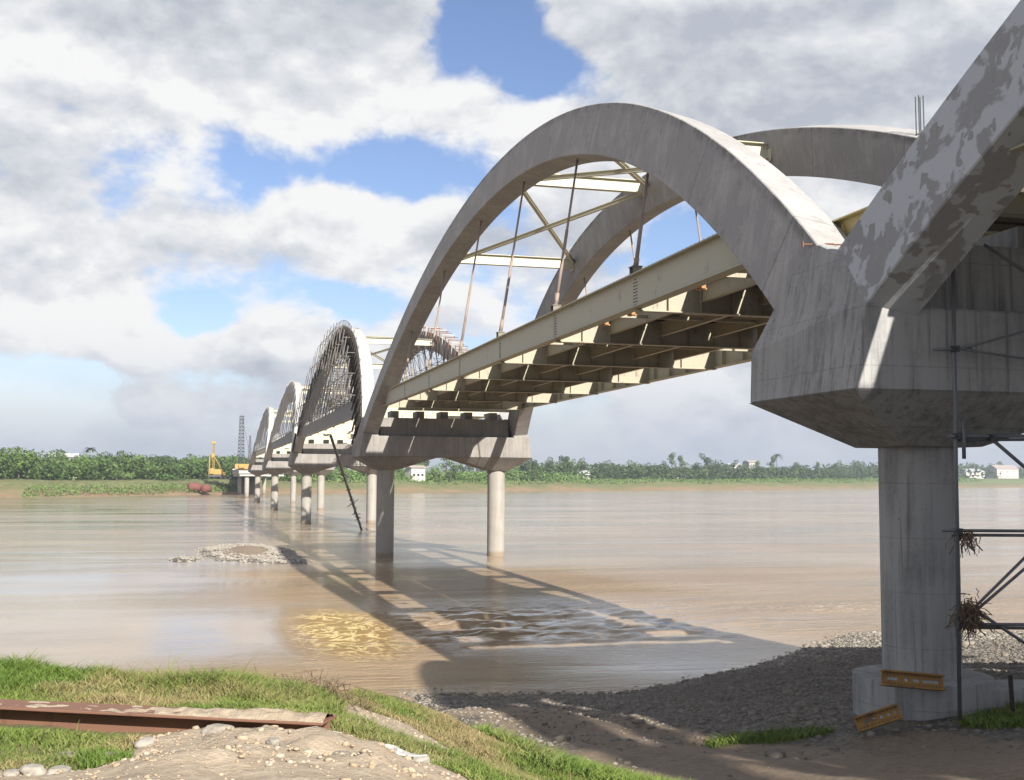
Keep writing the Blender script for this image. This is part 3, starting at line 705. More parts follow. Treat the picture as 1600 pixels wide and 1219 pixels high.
def make_span(name, m, label, slab=True, detail=2, group=None, rib_mats=(None, None), panels=((1.15, 3.3), (3.42, 6.5), (6.62, 9.0)), gshift=0.0):
    t = thing(name, (XC, m, GZ0), label, 'arch span', group)
    for side in (-1, 1):
        rm = rib_mats[0 if side < 0 else 1] or M_rib
        o = rib_mesh(side, m).build('arch_rib', rm, t); set_attr(o.data, 'arc', np.repeat(np.linspace(0, 1, 85), 4)); set_attr(o.data, 'depth', np.tile([1., 1., 0., 0.], 85)); bevel(o, .03, 1, 40)
        inner = HL - 3.6
        girder(side, m, -inner, inner, gshift if side < 0 else 0).build('edge_girder', M_girder if slab else M_cream, t)
        if detail > 1:
            studs(side, m, -inner, inner).build('shear_studs', M_rust, t)['kind'] = 'stuff'
            ribbed_bolts(side, m).build('bolt_rows', M_bolt, t)['kind'] = 'stuff'
        for i, yr in enumerate(HY):
            zu, ze = rib_under(yr)
            if zu < GZ1 + .9: continue
            hm = MB(); xt = mirx(xo(zu) + RW / 2, side); xb = mirx(-1.0, side)
            top = Vector((xt, m + yr, zu + .1)); bot = Vector((xb, m + yr, GZ1 + .3)); mid = bot.lerp(top, .5)
            hm.tube(bot, top, .055 if detail > 1 else .07, 8); hm.tube(bot, mid, .075, 8); hm.tube(bot, bot.lerp(top, .08), .10, 8)
            ho = hm.build('hanger', M_hang, t, True)
            if detail > 1:
                s = MB(); s.bx(xb - .17, xb + .17, m + yr - .2, m + yr - .17, GZ1 + .006, GZ1 + .26); s.bx(xb - .17, xb + .17, m + yr + .17, m + yr + .2, GZ1 + .006, GZ1 + .26)
                s.bx(xb - .2, xb + .2, m + yr - .23, m + yr + .23, GZ1 + .263, GZ1 + .30); s.tube((xb, m + yr, GZ1 + .30), (xb, m + yr, GZ1 + .40), .10, 10)
                s.build('anchor_box', M_anchor, ho)
    g = 2 * XC
    ys = list(HY)
    for yr in ys:
        fbm_ = MB(); x0, x1 = -.975, g + .975
        fbm_.bx(x0, x1, m + yr - .012, m + yr + .012, GZ0 - .06, 14.0)
        fbm_.bx(x0, x1, m + yr - .2, m + yr + .2, GZ0 - .105, GZ0 - .062); fbm_.bx(x0 + .22, x1 - .22, m + yr - .16, m + yr + .16, 14.003, 14.03)
        for xs in np.arange(.2, g, 1.27):
            fbm_.bx(xs, xs + .02, m + yr - .15, m + yr - .014, GZ0 - .055, 13.99)
        fbm_.build('floor_beam', M_floor if slab else M_cream, t)
    if detail > 1:
        for xs in (1.5, 3.9, 6.3, 8.6):
            for a, b in zip(ys[:-1], ys[1:]):
                s = MB(); s.ibeam((xs, m + a + .21, 13.66), (xs, m + b - .21, 13.66), .2, .62); s.build('stringer', M_floor, t)
        for a, b in zip(ys[:-1], ys[1:]):   # cross frames and rusty angle bracing
            s = MB(); y = m + (a + b) / 2
            for xa, xb in ((-.75, 1.39), (1.61, 3.79), (4.01, 6.19), (6.41, 8.49), (8.71, g + .75)):
                s.beam((xa, y, 13.5), (xb, y, 13.5), .09, .14)
            s.build('cross_frame', M_floor, t)
    if slab:
        for xa, xb in panels:
            s = MB(); L = HL + .2
            n = 64
            s.bx(xa, xb, m - L, m + L, 14.05, 14.22)
            for k in range(n):
                y = m - L + (k + .5) * 2 * L / n; s.bx(xa + .003, xb - .003, y - .06, y + .06, 13.99, 14.047)
            s.build('deck_panel', M_deck, t)
    # struts between the ribs and their cross bracing
    sy = (-15.0, 0.0, 15.0); ends = []
    for yr in sy:
        zu, ze = rib_under(yr); z = zu + (.95 if abs(yr) > 1 else 1.25)
        x0 = xo(z) + RW - .02; x1 = 2 * XC - x0
        s = MB(); s.ibeam((x0, m + yr, z), (x1, m + yr, z), .42, .72, .035, .03)
        for xe in (x0 + .05, x1 - .05): s.bx(xe - .02, xe + .02, m + yr - .35, m + yr + .35, z - .5, z + .5)
        s.build('strut', M_cream, t); ends.append((x0, x1, m + yr, z))
    for a, b in ((0, 1), (1, 2)):
        A, B = ends[a], ends[b]
        for xa, xb, dz_ in ((A[0], B[1], .14), (A[1], B[0], -.14)):
            s = MB(); sg = .25
            s.ibeam((xa, A[2] + sg, A[3] - .1 + dz_), (xb, B[2] - sg, B[3] - .1 + dz_), .22, .24, .025, .02)
            s.build('brace', M_cream, t)
    return t

def cap_foot(side, yc):
    prof = [(-2.45, 8.85), (2.45, 8.85), (2.45, 10.1), (1.95, 11.0), (1.1, 12.0), (0, 12.44), (-1.1, 12.0), (-2.44, 10.72)]
    V = []
    for inn in (0, 1):
        for y, z in prof: V.append((mirx((-2.70 if z < 9.5 else -2.66 if z < 10.15 else xo(z) - .03) + (RW + .06 + .10) * inn, side), yc + y, z))
    n = len(prof); F = [(0, 1, 2, 7), (2, 3, 6, 7), (3, 4, 5, 6), (n + 7, n + 2, n + 1, n), (n + 7, n + 6, n + 3, n + 2), (n + 6, n + 5, n + 4, n + 3)] + [(k, k + n, (k + 1) % n + n, (k + 1) % n) for k in range(n)]
    if side < 0: F = [tuple(reversed(f)) for f in F]
    m = MB(); m.add(V, F); return m
def make_pier(yc, label, r=.79, colx=0.0, group='piers standing in the river', head=True, zb=-2.5, body=M_conc, cm=M_colm):
    t = thing('bridge_pier', (XC, yc, 0), label, 'pier', group)
    x0 = xo(8.85) - .03
    for side in (-1, 1):
        bevel(cap_foot(side, yc).build('arch_seat', body, t), .03, 1, 30)
    m = MB(); m.bx(x0 + RW + .17, 2 * XC - x0 - RW - .17, yc - 2.43, yc + 2.43, 8.855, 10.66)
    bevel(m.build('cross_beam', body, t), .03, 1)
    m = MB(); m.bx(-.75, 2 * XC + .75, yc - 1.5, yc + 1.5, 10.665, 12.3)
    m.build('upper_wall', body, t)
    for xs in (.6, 2.9, 5.07, 7.3, 9.6):
        m = MB(); m.bx(xs - .35, xs + .35, yc - 1.0, yc + 1.0, 12.303, 12.93); m.build('bearing_plinth', body, t)
    m = MB(); m.ibeam((-.72, yc - 1.9, 13.2), (2 * XC + .72, yc - 1.9, 13.2), .4, .5); m.ibeam((-.72, yc + 1.9, 13.2), (2 * XC + .72, yc + 1.9, 13.2), .4, .5)
    m.build('end_beam', M_cream, t)
    rr = r + .13
    for side in (-1, 1):
        cx = mirx(colx, side)
        xa = mirx(x0, side); xb = mirx(4.35, side)
        if side > 0: xa, xb = xb, xa
        top = [(xa, yc - 2.45, 8.846), (xb, yc - 2.45, 8.846), (xb, yc + 2.45, 8.846), (xa, yc + 2.45, 8.846)]
        bot = [(cx - rr, yc - rr, 7.72), (cx + rr, yc - rr, 7.72), (cx + rr, yc + rr, 7.72), (cx - rr, yc + rr, 7.72)]
        m = MB(); m.add(top + bot, [(0, 1, 2, 3), (7, 6, 5, 4), (0, 4, 5, 1), (1, 5, 6, 2), (2, 6, 7, 3), (3, 7, 4, 0)])
        m.build('haunch', body, t)
        m = MB(); m.tube((cx, yc, zb), (cx, yc, 7.717), r, 40); o = m.build('column', cm, t, True)
        sm = o.modifiers.new('edges', 'EDGE_SPLIT'); sm.split_angle = math.radians(40)
    return t
YP = [M1 - SP / 2 + SP * k for k in range(9)]
PY = 24.5
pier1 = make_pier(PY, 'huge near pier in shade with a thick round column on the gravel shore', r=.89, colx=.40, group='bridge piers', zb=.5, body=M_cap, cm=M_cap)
m = MB(); m.bx(-.52, -.49, 23.6, 26.35, 12.45, 13.42); m.bx(-.72, -.29, 23.6, 26.35, 13.423, 13.46); m.bx(-.52, -.49, 26.353, 29.5, 12.7, 13.38); m.bx(-.72, -.29, 26.353, 29.5, 13.383, 13.42); m.bx(-.60, -.53, 26.0, 26.3, 12.5, 13.3)
m.build('girder_end', M_yel2, pier1)
m = MB()
for k in range(9): m.box((-.535 if k % 2 else -.61, 26.06 + .16 * (k % 2), 12.6 + .085 * k), (.03, .04, .04))
for k in range(14): m.box((-.5, 23.7 + k * .2, 13.49), (.03, .03, .09))
m.build('bolts', M_bolt, pier1)['kind'] = 'stuff'
m = MB()
pc = MB()
for k in range(2):
    cx = mirx(.40, -1 if k == 0 else 1)
    pc = MB(); pc.tube((cx, PY, .2), (cx, PY, 2.44), 1.56, 48); o = pc.build('pile_cap', M_cap, pier1, True)
    o.modifiers.new('edges', 'EDGE_SPLIT'); bevel(o, .08, 2, 50)
plabels = ['second pier, two round columns in the river, holding the far end of the large clean arch', 'third pier in the river, below the near foot of the scaffolded dark arch\'s far neighbour', '', '', '', '', '', '']
plab = ['second pier from the camera, shaded left column and sunlit right column rising from the river',
        'third pier from the camera, where the dark scaffolded arch comes down at its far foot',
        'fourth pier from the camera, between the two white arches',
        'fifth pier from the camera, at the far foot of the farthest white arch']
for k, lab in zip((1, 2, 3, 4), plab): make_pier(YP[k], lab, group='bridge piers')
def bare_pier(yc, label, zt=9.6):
    t = thing('bare_pier', (XC, yc, 0), label, 'pier', 'bridge piers')
    for cx in (0, 10.14):
        m = MB(); m.tube((cx, yc, -2), (cx, yc, 7.6), .79, 24); m.build('column', M_colm, t, True)
    m = MB(); m.bx(-2.6, 12.7, yc - 1.6, yc + 1.6, 7.6, 8.5); m.bx(-2.9, 13.0, yc - 2.1, yc + 2.1, 8.5, zt)
    bevel(m.build('cap_beam', M_white, t), .04, 1)
    return t
bare_pier(YP[5], 'first bare pier without any arch, just past the last white arch')
bare_pier(YP[6], 'middle bare pier without any arch, near the far bank')
bare_pier(YP[7], 'farthest bare pier without any arch, standing on the far bank')
# approach deck laid over the bare piers
m = MB(); m.bx(-1.6, 11.7, YP[6] - 12, YP[7] + 30, 9.605, 10.5)
for y in np.arange(YP[6] - 12, YP[7] + 28, 4.0): m.box((-1.63, y, 10.8), (.14, .14, .6)); m.box((11.73, y, 10.8), (.14, .14, .6))
o = m.build('approach_deck', M_white); tag(o, 'short pale concrete deck laid on the bare piers by the far bank', 'deck')
bare_pier(YP[0] - SP, 'pier behind the viewpoint, carrying the near end of the peeling arch')

s1 = make_span('arch_span', M1, 'large clean grey concrete arch pair over the water with cream steel deck beams', True, 2, 'arch spans of the bridge')
s0 = make_span('arch_span', M1 - SP, 'nearest arch at the top right with peeling whitewash on its face', True, 2, 'arch spans of the bridge', rib_mats=(M_peel, M_rib), panels=((-.36, 6.2), (6.3, 8.4), (8.5, 10.88)), gshift=-.35)
s2 = make_span('arch_span', M1 + SP, 'arch span wrapped in dark formwork and scaffolding behind the large clean arch', False, 1, 'arch spans of the bridge', rib_mats=(M_white, M_rib))
s3 = make_span('arch_span', M1 + 2 * SP, 'nearer of the two white distant arch spans', False, 1, 'arch spans of the bridge', rib_mats=(M_white, M_white))
s4 = make_span('arch_span', M1 + 3 * SP, 'farthest and smallest white arch span', False, 1, 'arch spans of the bridge', rib_mats=(M_white, M_white))

# rusty clamps hanging inside the near girder
for yr, lab in ((36.2, 'rust orange clamp under the girder, nearest to the pier'), (42.8, 'rust orange clamp under the girder, middle of three'), (45.9, 'rust orange clamp under the girder, farthest of three')):
    m = MB(); m.box((-.10, yr, 13.42), (.5, .16, .16)); m.box((.10, yr, 13.40), (.16, .5, .22)); m.box((-.34, yr, 13.46), (.06, .3, .3)); m.tube((-.3, yr, 13.40), (.35, yr + .1, 13.33), .05, 8)
    bevel(m.build('girder_clamp', M_orange, s1), .01, 1)
# rebar column on top of the right rib, pipe and clamp on the near seat
m = MB()
for dx in (-.1, .1):
    for dy in (-.1, .1): m.tube((10.1 + dx, 38.4 + dy, 19.6), (10.08 + dx, 38.4 + dy, 21.5), .022, 6)
for z in np.arange(20.0, 21.4, 1.5): m.bx(9.97, 10.23, 38.27, 38.29, z, z + .05); m.bx(9.97, 10.23, 38.51, 38.53, z, z + .03); m.bx(9.95, 9.97, 38.27, 38.53, z, z + .03); m.bx(10.23, 10.25, 38.27, 38.53, z, z + .03)
tag(m.build('rebar_cage', M_dark), 'slim upright rebar cage standing on the right-hand arch rib', 'rebar')
m = MB(); m.tube((-2.3, 24.9, 12.5), (-1.35, 24.65, 12.5), .02, 8); m.box((-2.3, 24.9, 12.5), (.03, .05, .14)); m.tube((-1.8, 24.75, 12.5), (-1.6, 24.7, 12.5), .035, 8); m.box((-1.36, 24.66, 12.5), (.05, .05, .08))
tag(m.build('steel_tie_bar', M_rust), 'rusty tie bar lying across the notch on top of the near pier', 'tie bar')

# ------------------------------------------------------------------ scaffolding on the far spans
def scaffold(name, m, side, label, mt, dy=2.0, dz_=1.9, outer=True, r=.05, parent=None, group=None, sides=(0,), stop=1.0, jitter=.0):
    t = thing(name, (mirx(-1.5, side), m, GZ1), label, 'scaffolding', group)
    ac = MB()
    ys = np.arange(-HL + 2.2, HL - 2.1, dy)
    for row, off in enumerate(sides):
        for i, y in enumerate(ys):
            zt = ext(y / HL) + (stop if stop < 5 else 0)
            zt -= 2.2 if off > .7 else 0
            x = lambda z: mirx(xo(z) - .35 + off, side)
            up_ = MB(); up_.tube((x(GZ1), m + y, GZ1 + .01), (x(zt), m + y, zt), r, 4, caps=False); up_.build('standard', mt, t)
            z = GZ1 + .5
            while z < zt - .2:
                if i + 1 < len(ys) and z < ext(ys[i + 1] / HL) + 1: ac.tube((x(z), m + y, z), (x(z), m + ys[i + 1], z), r * .8, 4, caps=False)
                if (i + row) % 2 == 0 and i + 1 < len(ys): ac.tube((x(z), m + y, z), (x(z + dz_), m + ys[i + 1], min(z + dz_, zt)), r * .7, 4, caps=False)
                if row == 0 and len(sides) > 1:
                    x2 = mirx(xo(z) - .35 + sides[-1], side); ac.tube((x(z), m + y, z), (x2, m + y, z), r * .8, 4, caps=False)
                z += dz_
    ac.build('ledgers_and_braces', mt, t)['kind'] = 'stuff'
    return t
scaffold('arch_scaffolding', M1 + SP, -1, 'dense dark pipe scaffolding filling the left arch behind the large clean arch', M_scaf, 3.6, 2.4, sides=(-.75, .3, 1.9), r=.05, stop=.45)
scaffold('arch_scaffolding', M1 + SP, 1, 'pipe scaffolding under the right-hand rib, seen behind the hangers', M_pipe, 3.6, 2.6, sides=(.3, 1.9), r=.045, stop=.2)
scaffold('arch_scaffolding', M1 + 2 * SP, -1, 'grey pipe scaffolding along the nearer of the two white distant arches', M_pipel, 5.0, 3.6, sides=(.3,), r=.07, stop=.3)
scaffold('arch_scaffolding', M1 + 3 * SP, -1, 'grey pipe scaffolding along the farthest white arch', M_pipel, 7.0, 4.6, sides=(.3,), r=.09, stop=.3)
fr = thing('rebar_cage', (11, M1 + SP, 20), 'rusty reinforcement hoops along the right-hand rib seen behind the hangers', 'reinforcement')
for i in range(46):
    sa = -.80 + i * .034; (y0, z0), (y1, z1) = rib_section(sa); mb_ = MB()
    xi = mirx(xo(z0) + RW + .10, 1); xj = mirx(xo(z0) - .05, 1)
    mb_.beam((xi, M1 + SP + y1, z1 - .2), (xi, M1 + SP + y0, z0 + .35), .09, .09, (1, 0, 0)); mb_.beam((xi, M1 + SP + y0, z0 + .30), (xj, M1 + SP + y0, z0 + .30), .07, .07)
    mb_.build('hoop', M_rust if i % 3 else M_pipel, fr)
# formwork boards clamped to the shaded face of the second arch
def formwork(m, s0_, s1_, label, mt, side=-1, z_drop=0):
    t = thing('arch_formwork', (mirx(xo(18), side), m, 18), label, 'formwork')
    n = 44; pn = MB(); wl = MB()
    for i in range(n):
        sa = s0_ + (s1_ - s0_) * i / n; sb = s0_ + (s1_ - s0_) * (i + .80) / n
        if rng.random() < .05: continue
        (y0, z0), (y1, z1) = rib_section(sa); (y2, z2), (y3, z3) = rib_section(sb)
        e = .12; ex = .35
        def P_(y, z, o): return (mirx(xo(z) - .04 - o, side), m + y, z)
        def ext2(a, b, k): return (a[0] + (a[0] - b[0]) * k, a[1] + (a[1] - b[1]) * k)
        A = (y0, z0); B = ext2((y1, z1), (y0, z0), .10); C_ = ext2((y3, z3), (y2, z2), .10); D_ = (y2, z2)
        V = [P_(*q, o) for o in (0, e) for q in (A, B, C_, D_)]
        pn = MB(); pn.add(V, [(0, 1, 2, 3), (7, 6, 5, 4), (0, 4, 5, 1), (1, 5, 6, 2), (2, 6, 7, 3), (3, 7, 4, 0)])
        A2 = ext2(A, B, .05); B2 = ext2(B, A, .3)
        pn.build('form_board', mt, t)
        wl = MB(); wl.beam(P_(*A2, .2), P_(*B2, .2), .12, .14, (1, 0, 0)); wl.build('waler', mt, t)
    return t
formwork(M1 + SP, -1, 1, 'dark brown formwork boards strapped along the shaded side of the scaffolded arch', M_wood)
def cap_boards(m, label):
    s = MB()
    for i in range(22):
        a = -.52 + i * .045
        (y0, z0), _ = rib_section(a); (y1, z1), _ = rib_section(a + .04)
        s.add([(xo(z0) - .2, m + y0, z0 + .06), (xo(z0) + RW + .2, m + y0, z0 + .06), (xo(z1) + RW + .2, m + y1, z1 + .06), (xo(z1) - .2, m + y1, z1 + .06),
               (xo(z0) - .2, m + y0, z0 + .12), (xo(z0) + RW + .2, m + y0, z0 + .12), (xo(z1) + RW + .2, m + y1, z1 + .12), (xo(z1) - .2, m + y1, z1 + .12)],
              [(3, 2, 1, 0), (4, 5, 6, 7), (0, 1, 5, 4), (1, 2, 6, 5), (2, 3, 7, 6), (3, 0, 4, 7)])
    return tag(s.build('crown_boards', M_wood), label, 'boards')
# guard rail on the crown of the second arch, girder side boards
m = MB()
for i in range(24):
    a = -.45 + i * .04; (y0, z0), _ = rib_section(a); x = xo(z0) - .25
    m.tube((x, M1 + SP + y0, z0), (x, M1 + SP + y0, z0 + .75), .03, 4)
    (y1, z1), _ = rib_section(a + .04); m.tube((x, M1 + SP + y0, z0 + .72), (xo(z1) - .25, M1 + SP + y1, z1 + .72), .025, 4)
tag(m.build('guard_rail', M_pipe), 'thin guard rail along the crown of the scaffolded arch', 'railing')
for k, lab in ((1, 'pale ribbed side forms along the deck edge of the scaffolded span'), (2, 'grey ribbed side forms along the deck edge of the nearer white arch')):
    m = MB(); mm = M1 + k * SP
    m.bx(-1.36, -1.30, mm - 35.5, mm + 35.5, 13.0, 14.75)
    for y in np.arange(-35.3, 35.4, 1.2): m.bx(-1.47, -1.363, mm + y - .07, mm + y + .07, 12.95, 14.8)
    tag(m.build('side_forms', M_pipel), lab, 'formwork')

# inclined debris-covered pole in the river
m = MB(); p0 = Vector((5.47, 160.7, -.3)); p1 = Vector((-2.7, 125.5, 11.4))
m.tube(p0, p1, .16, 8); 
for k in range(26):
    c = p0.lerp(p1, rng.uniform(.15, .75)); d = Vector(rng.normal(0, 1, 3)) * .35; m.tube(c - d, c + d, .05, 4)
tag(m.build('leaning_pole', M_dark), 'long dark pole leaning from the water up to the scaffolded deck', 'pole')

# ------------------------------------------------------------------ scaffolding at the near pier
t = thing('pier_scaffolding', (.6, 21.7, 2), 'steel pipe scaffolding at the right side of the near pier column', 'scaffolding')
YS = 21.7
pipes = [((-.50, YS, 12.4), (-.60, YS, 2.0), .045), ((1.95, YS, 12.9), (1.9, YS, 2.1), .045),
         ((-.91, YS, 5.90), (2.6, YS, 5.86), .035), ((-.62, YS + .1, 5.80), (2.6, YS + .1, 5.76), .035),
         ((-.62, YS, 3.95), (2.6, YS, 3.86), .035), ((-.3, YS + .15, 3.86), (2.6, YS + .15, 3.76), .035),
         ((-.31, YS - .1, 4.26), (1.5, YS - .1, 5.72), .032), ((-.28, YS - .1, 4.20), (1.9, YS - .1, 5.72), .032),
         ((-.31, YS + .05, 4.34), (1.9, YS + .05, 3.0), .035), ((-.72, YS, 7.87), (2.6, YS, 7.93), .040), ((-.5, YS + .1, 7.80), (2.6, YS + .1, 7.86), .035),
         ((.30, YS, 7.86), (2.2, YS, 6.45), .040), ((-1.02, YS, 9.70), (-.1, YS, 9.75), .035), ((-.45, YS, 9.72), (2.6, YS - .2, 10.55), .028), ((-.45, YS, 9.74), (2.6, YS, 9.45), .028),
         ((.05, YS - .3, 11.95), (2.6, YS - .3, 10.6), .035), ((-.42, YS - .1, 8.2), (-.42, YS - .1, 7.4), .04), ((.35, YS - 2.5, 11.9), (2.8, YS - 2.5, 12.4), .04), ((.2, YS - 1.5, 12.6), (2.8, YS - 1.5, 12.35), .04)]
for a, b, r in pipes:
    s = MB(); s.tube(a, b, r, 10); s.build('scaffold_pipe', M_pipe, t, True)
for x, z in ((-.55, 5.88), (-.57, 3.94), (-.53, 7.88), (-.52, 9.73), (.32, 7.87), (-.33, 4.28)):
    s = MB(); s.box((x, YS - .02, z), (.13, .16, .13)); s.tube((x, YS - .14, z), (x, YS + .1, z), .03, 8); s.build('coupler', M_dark, t)
def tangle(name, c, n, sx, sz, label, seed, drop=.0):
    r = np.random.default_rng(seed); m = MB()
    for k in range(n):
        p = Vector(c) + Vector((r.normal(0, sx), r.normal(0, .10), r.normal(0, sz)))
        d = Vector(r.normal(0, 1, 3)); d.z = abs(d.z) * -1 - drop; d.normalize(); L = r.uniform(.12, .45); q = p
        for j in range(3):
            q2 = q + d * L / 3 + Vector(r.normal(0, .03, 3)); m.tube(q, q2, r.uniform(.004, .013), 4, caps=False); q = q2
    return tag(m.build(name, M_twig), label, 'driftwood')
tangle('driftwood_tangle', (-.38, YS - .05, 5.80), 60, .08, .06, 'small tangle of flood debris hanging on the upper pipe joint', 3, 1.8)
tangle('driftwood_tangle', (-.36, YS - .08, 4.22), 280, .10, .14, 'large brown clump of flood debris caught on the lower pipe joint', 4, .4)

# ------------------------------------------------------------------ yellow perforated form panels
def form_panel(c, L, H, rot, label, slots):
    """a plate pierced by round holes and slots, built as strips round the openings, with a rim"""
    t = thing('form_panel', c, label, 'form panel', 'yellow perforated panels by the near pier')
    R = rot.to_matrix() if not isinstance(rot, Matrix) else rot
    def put(mb, x0, x1, z0, z1, y0=-.02, y1=.02):
        mb.box(Vector(c) + R @ Vector(((x0 + x1) / 2, (y0 + y1) / 2, (z0 + z1) / 2)), (x1 - x0, y1 - y0, z1 - z0), R)
    pl = MB(); bars = sorted(slots)
    x = -L / 2
    for a, b in bars: put(pl, x, a, -H / 2, H / 2); x = b
    put(pl, x, L / 2, -H / 2, H / 2)
    for a, b in bars: put(pl, a, b, -H / 2, -H * .14); put(pl, a, b, H * .14, H / 2)
    pl.build('plate', M_form, t)
    rm = MB()
    put(rm, -L / 2, L / 2, H / 2 + .002, H / 2 + .04, -.10, .05); put(rm, -L / 2, L / 2, -H / 2 - .04, -H / 2 - .002, -.10, .05)
    rm.build('rim', M_form, t)
    h = MB(); xx = -L / 2 + .05
    while xx < L / 2 - .04:
        for z in (-H * .38, H * .38): h.box(Vector(c) + R @ Vector((xx, -.022, z)), (.03, .006, .022), R)
        xx += .085
    h.build('peg_holes', M_bolt, t)['kind'] = 'stuff'
    return t
from mathutils import Euler
cap_y = YP[0]
form_panel((-.86, PY - 1.52, 2.60), 1.5, .26, Euler((math.radians(-14), math.radians(6.5), math.radians(-1))), 'long yellow slotted panel lying on the pile cap against the column', [(-.62, -.35), (-.20, -.10), (.0, .18), (.24, .66)])
form_panel((-1.98, PY - 1.95, 1.93), .98, .24, Euler((math.radians(-22), math.radians(-17), math.radians(-12))), 'short tilted yellow panel on the ground beside the pile cap', [(-.32, -.22), (-.12, -.04), (.04, .12), (.20, .28), (.36, .43)])
s = MB(); s.tube((1.15, 22.3, 1.8), (1.1, 22.3, 2.75), .05, 8); tag(s.build('stake', M_wood), 'short wooden stake standing right of the pile cap', 'stake')
s = MB(); s.box((1.5, 19.8, 2.02), (2.4, .9, .05), Euler((.02, .03, .5)).to_matrix()); tag(bevel(s.build('wooden_board', M_conc), .01, 1), 'flat grey board lying on the shaded gravel at lower right', 'board')
s = MB(); s.box((2.6, 23.6, 2.05), (4.2, 1.2, .5), Euler((0, .02, -.1)).to_matrix()); tag(bevel(s.build('concrete_slab', M_cap), .06, 2), 'low shaded concrete slab right of the near pier', 'slab')

# ------------------------------------------------------------------ rusty beam, rocks in the foreground
A = Vector((-18.9, 10.95, 5.02)); B = Vector((-14.98, 8.98, 5.02))
t = thing('steel_beam', (A + B) / 2, 'long rusty steel I-beam lying in the grass, partly buried by soil', 'steel beam')
s = MB(); s.ibeam(A, B, .31, .23, .02, .016); o = s.build('beam_body', M_rust, t); bevel(o, .004, 1)
s = MB(); d = (B - A).normalized(); nrm = Vector((d.y, -d.x, 0))
# soil lying on top of the flange
X_, Y_ = np.meshgrid(np.linspace(0, 1, 160), np.linspace(-1, 1, 14), indexing='ij')
L = (B - A).length
px = A.x + d.x * L * X_ + nrm.x * .15 * Y_; py = A.y + d.y * L * X_ + nrm.y * .15 * Y_
pz = 5.02 + .115 + np.clip(.045 * (1 - Y_ ** 2) * smooth(X_, .55, .95) + .04 * fbm(X_ * 40, Y_ * 3, 3) * (1 - Y_ ** 4) - .006, -.006, .1)
nx, ny = X_.shape; idx = np.arange(nx * ny).reshape(nx, ny); F = np.stack([idx[:-1, :-1], idx[1:, :-1], idx[1:, 1:], idx[:-1, 1:]], -1).reshape(-1, 4)
me = np_mesh(np.stack([px, py, pz], -1).reshape(-1, 3), F, 4)
for nm in ('grassy', 'gravelly', 'wet_shade'): set_attr(me, nm, np.zeros(X_.size))
o = link('soil_on_flange', me, M_ground, t, True)

def rock(x, y, r, label, tintv, flat=.7, seed=0, lift=.3):
    rr = np.random.default_rng(seed)
    import bmesh
    bm = bmesh.new(); bmesh.ops.create_icosphere(bm, subdivisions=3, radius=1)
    ph = rr.uniform(0, 6, 6)
    for v_ in bm.verts:
        p = v_.co
        k = 1 + .16 * math.sin(2.1 * p.x + ph[0]) * math.cos(1.7 * p.y + ph[1]) + .10 * math.sin(3.9 * p.z + ph[2] + 2 * p.x) + .05 * math.sin(7 * p.y + ph[3]) + .03 * math.sin(13 * p.x + ph[4])
        v_.co = Vector((p.x * k * 1.2, p.y * k * .95, max(-.7, min(.75, p.z * k)) * flat)) * r
    me = bpy.data.meshes.new('rock'); bm.to_mesh(me); bm.free()
    set_attr(me, 'tint', np.full(len(me.vertices), tintv))
    o = link('rock', me, M_stone, None, True); o.location = (x, y, float(ground_h(x, y)[0]) + r * lift * flat); o.rotation_euler = (0, 0, rr.uniform(0, 6))
    return tag(o, label, 'rock', 'rocks in the foreground')
rocks = [(-16.28, 8.82, .07, 'white rounded rock at the left foot of the soil heap below the beam', .95), (-16.50, 8.52, .062, 'blue grey rock left of the white rounded rock', .35),
         (-16.78, 8.05, .075, 'pale flat rock at lower left, rightmost of a trio', .8), (-16.92, 8.05, .07, 'pale rock at lower left, middle of a trio', .85), (-17.05, 8.06, .05, 'small pale rock at the far lower left', .8),
         (-16.78, 8.62, .065, 'tan rock in the grass under the beam', .6), (-16.66, 8.60, .05, 'grey rock beside the tan rock under the beam', .45), (-15.78, 9.02, .09, 'broad pale stone on the crest of the soil heap against the beam', .75),
         (-15.02, 7.95, .055, 'reddish stone on the right side of the soil heap', .5), (-15.45, 8.05, .05, 'pale stone half sunk in the middle of the soil heap', .8), (-14.30, 8.9, .06, 'white stone right of the end of the rusty beam', .95)]
for i, (x, y, r, l, tv) in enumerate(rocks): rock(x, y, r, l, tv, .62, i)
# pale torn sheet at the beam's end
s = MB(); xs = np.linspace(0, .75, 14); zz0 = float(ground_h(-14.9, 9.3)[0])
V = []; F = []
for i, u_ in enumerate(xs):
    for j, v_ in enumerate((0, .07, .15, .22)):
        x = -14.95 + u_ * .93; y = 9.0 - u_ * .15 + v_ * (1 - .5 * u_); V.append((x, y, float(ground_h(x, y)[0]) + .03 + .02 * math.sin(9 * u_ + j) + rng.uniform(0, .015)))
for i in range(13):
    for j in range(3): F.append((i * 4 + j, i * 4 + j + 1, (i + 1) * 4 + j + 1, (i + 1) * 4 + j))
s.add(V, F); o = s.build('torn_sheet', M_white); md = o.modifiers.new('t', 'SOLIDIFY'); md.thickness = .012; tag(o, 'crumpled whitish sheet lying at the right end of the rusty beam', 'sheet')
m = MB(); r9 = np.random.default_rng(9)
for k in range(130):
    x = r9.normal(-14.55, .22); y = r9.normal(13.25, .15); z = float(ground_h(x, y)[0]); a = r9.uniform(0, 2 * PI); L = r9.uniform(.1, .35)
    p = Vector((x, y, z)); q = p + Vector((math.cos(a) * L * .5, math.sin(a) * L * .5, r9.uniform(.03, .22))); m.tube(p, q, r9.uniform(.003, .007), 4, caps=False); m.tube(q, q + Vector((r9.normal(0, .1), r9.normal(0, .1), r9.uniform(-.1, .1))), .003, 4, caps=False)
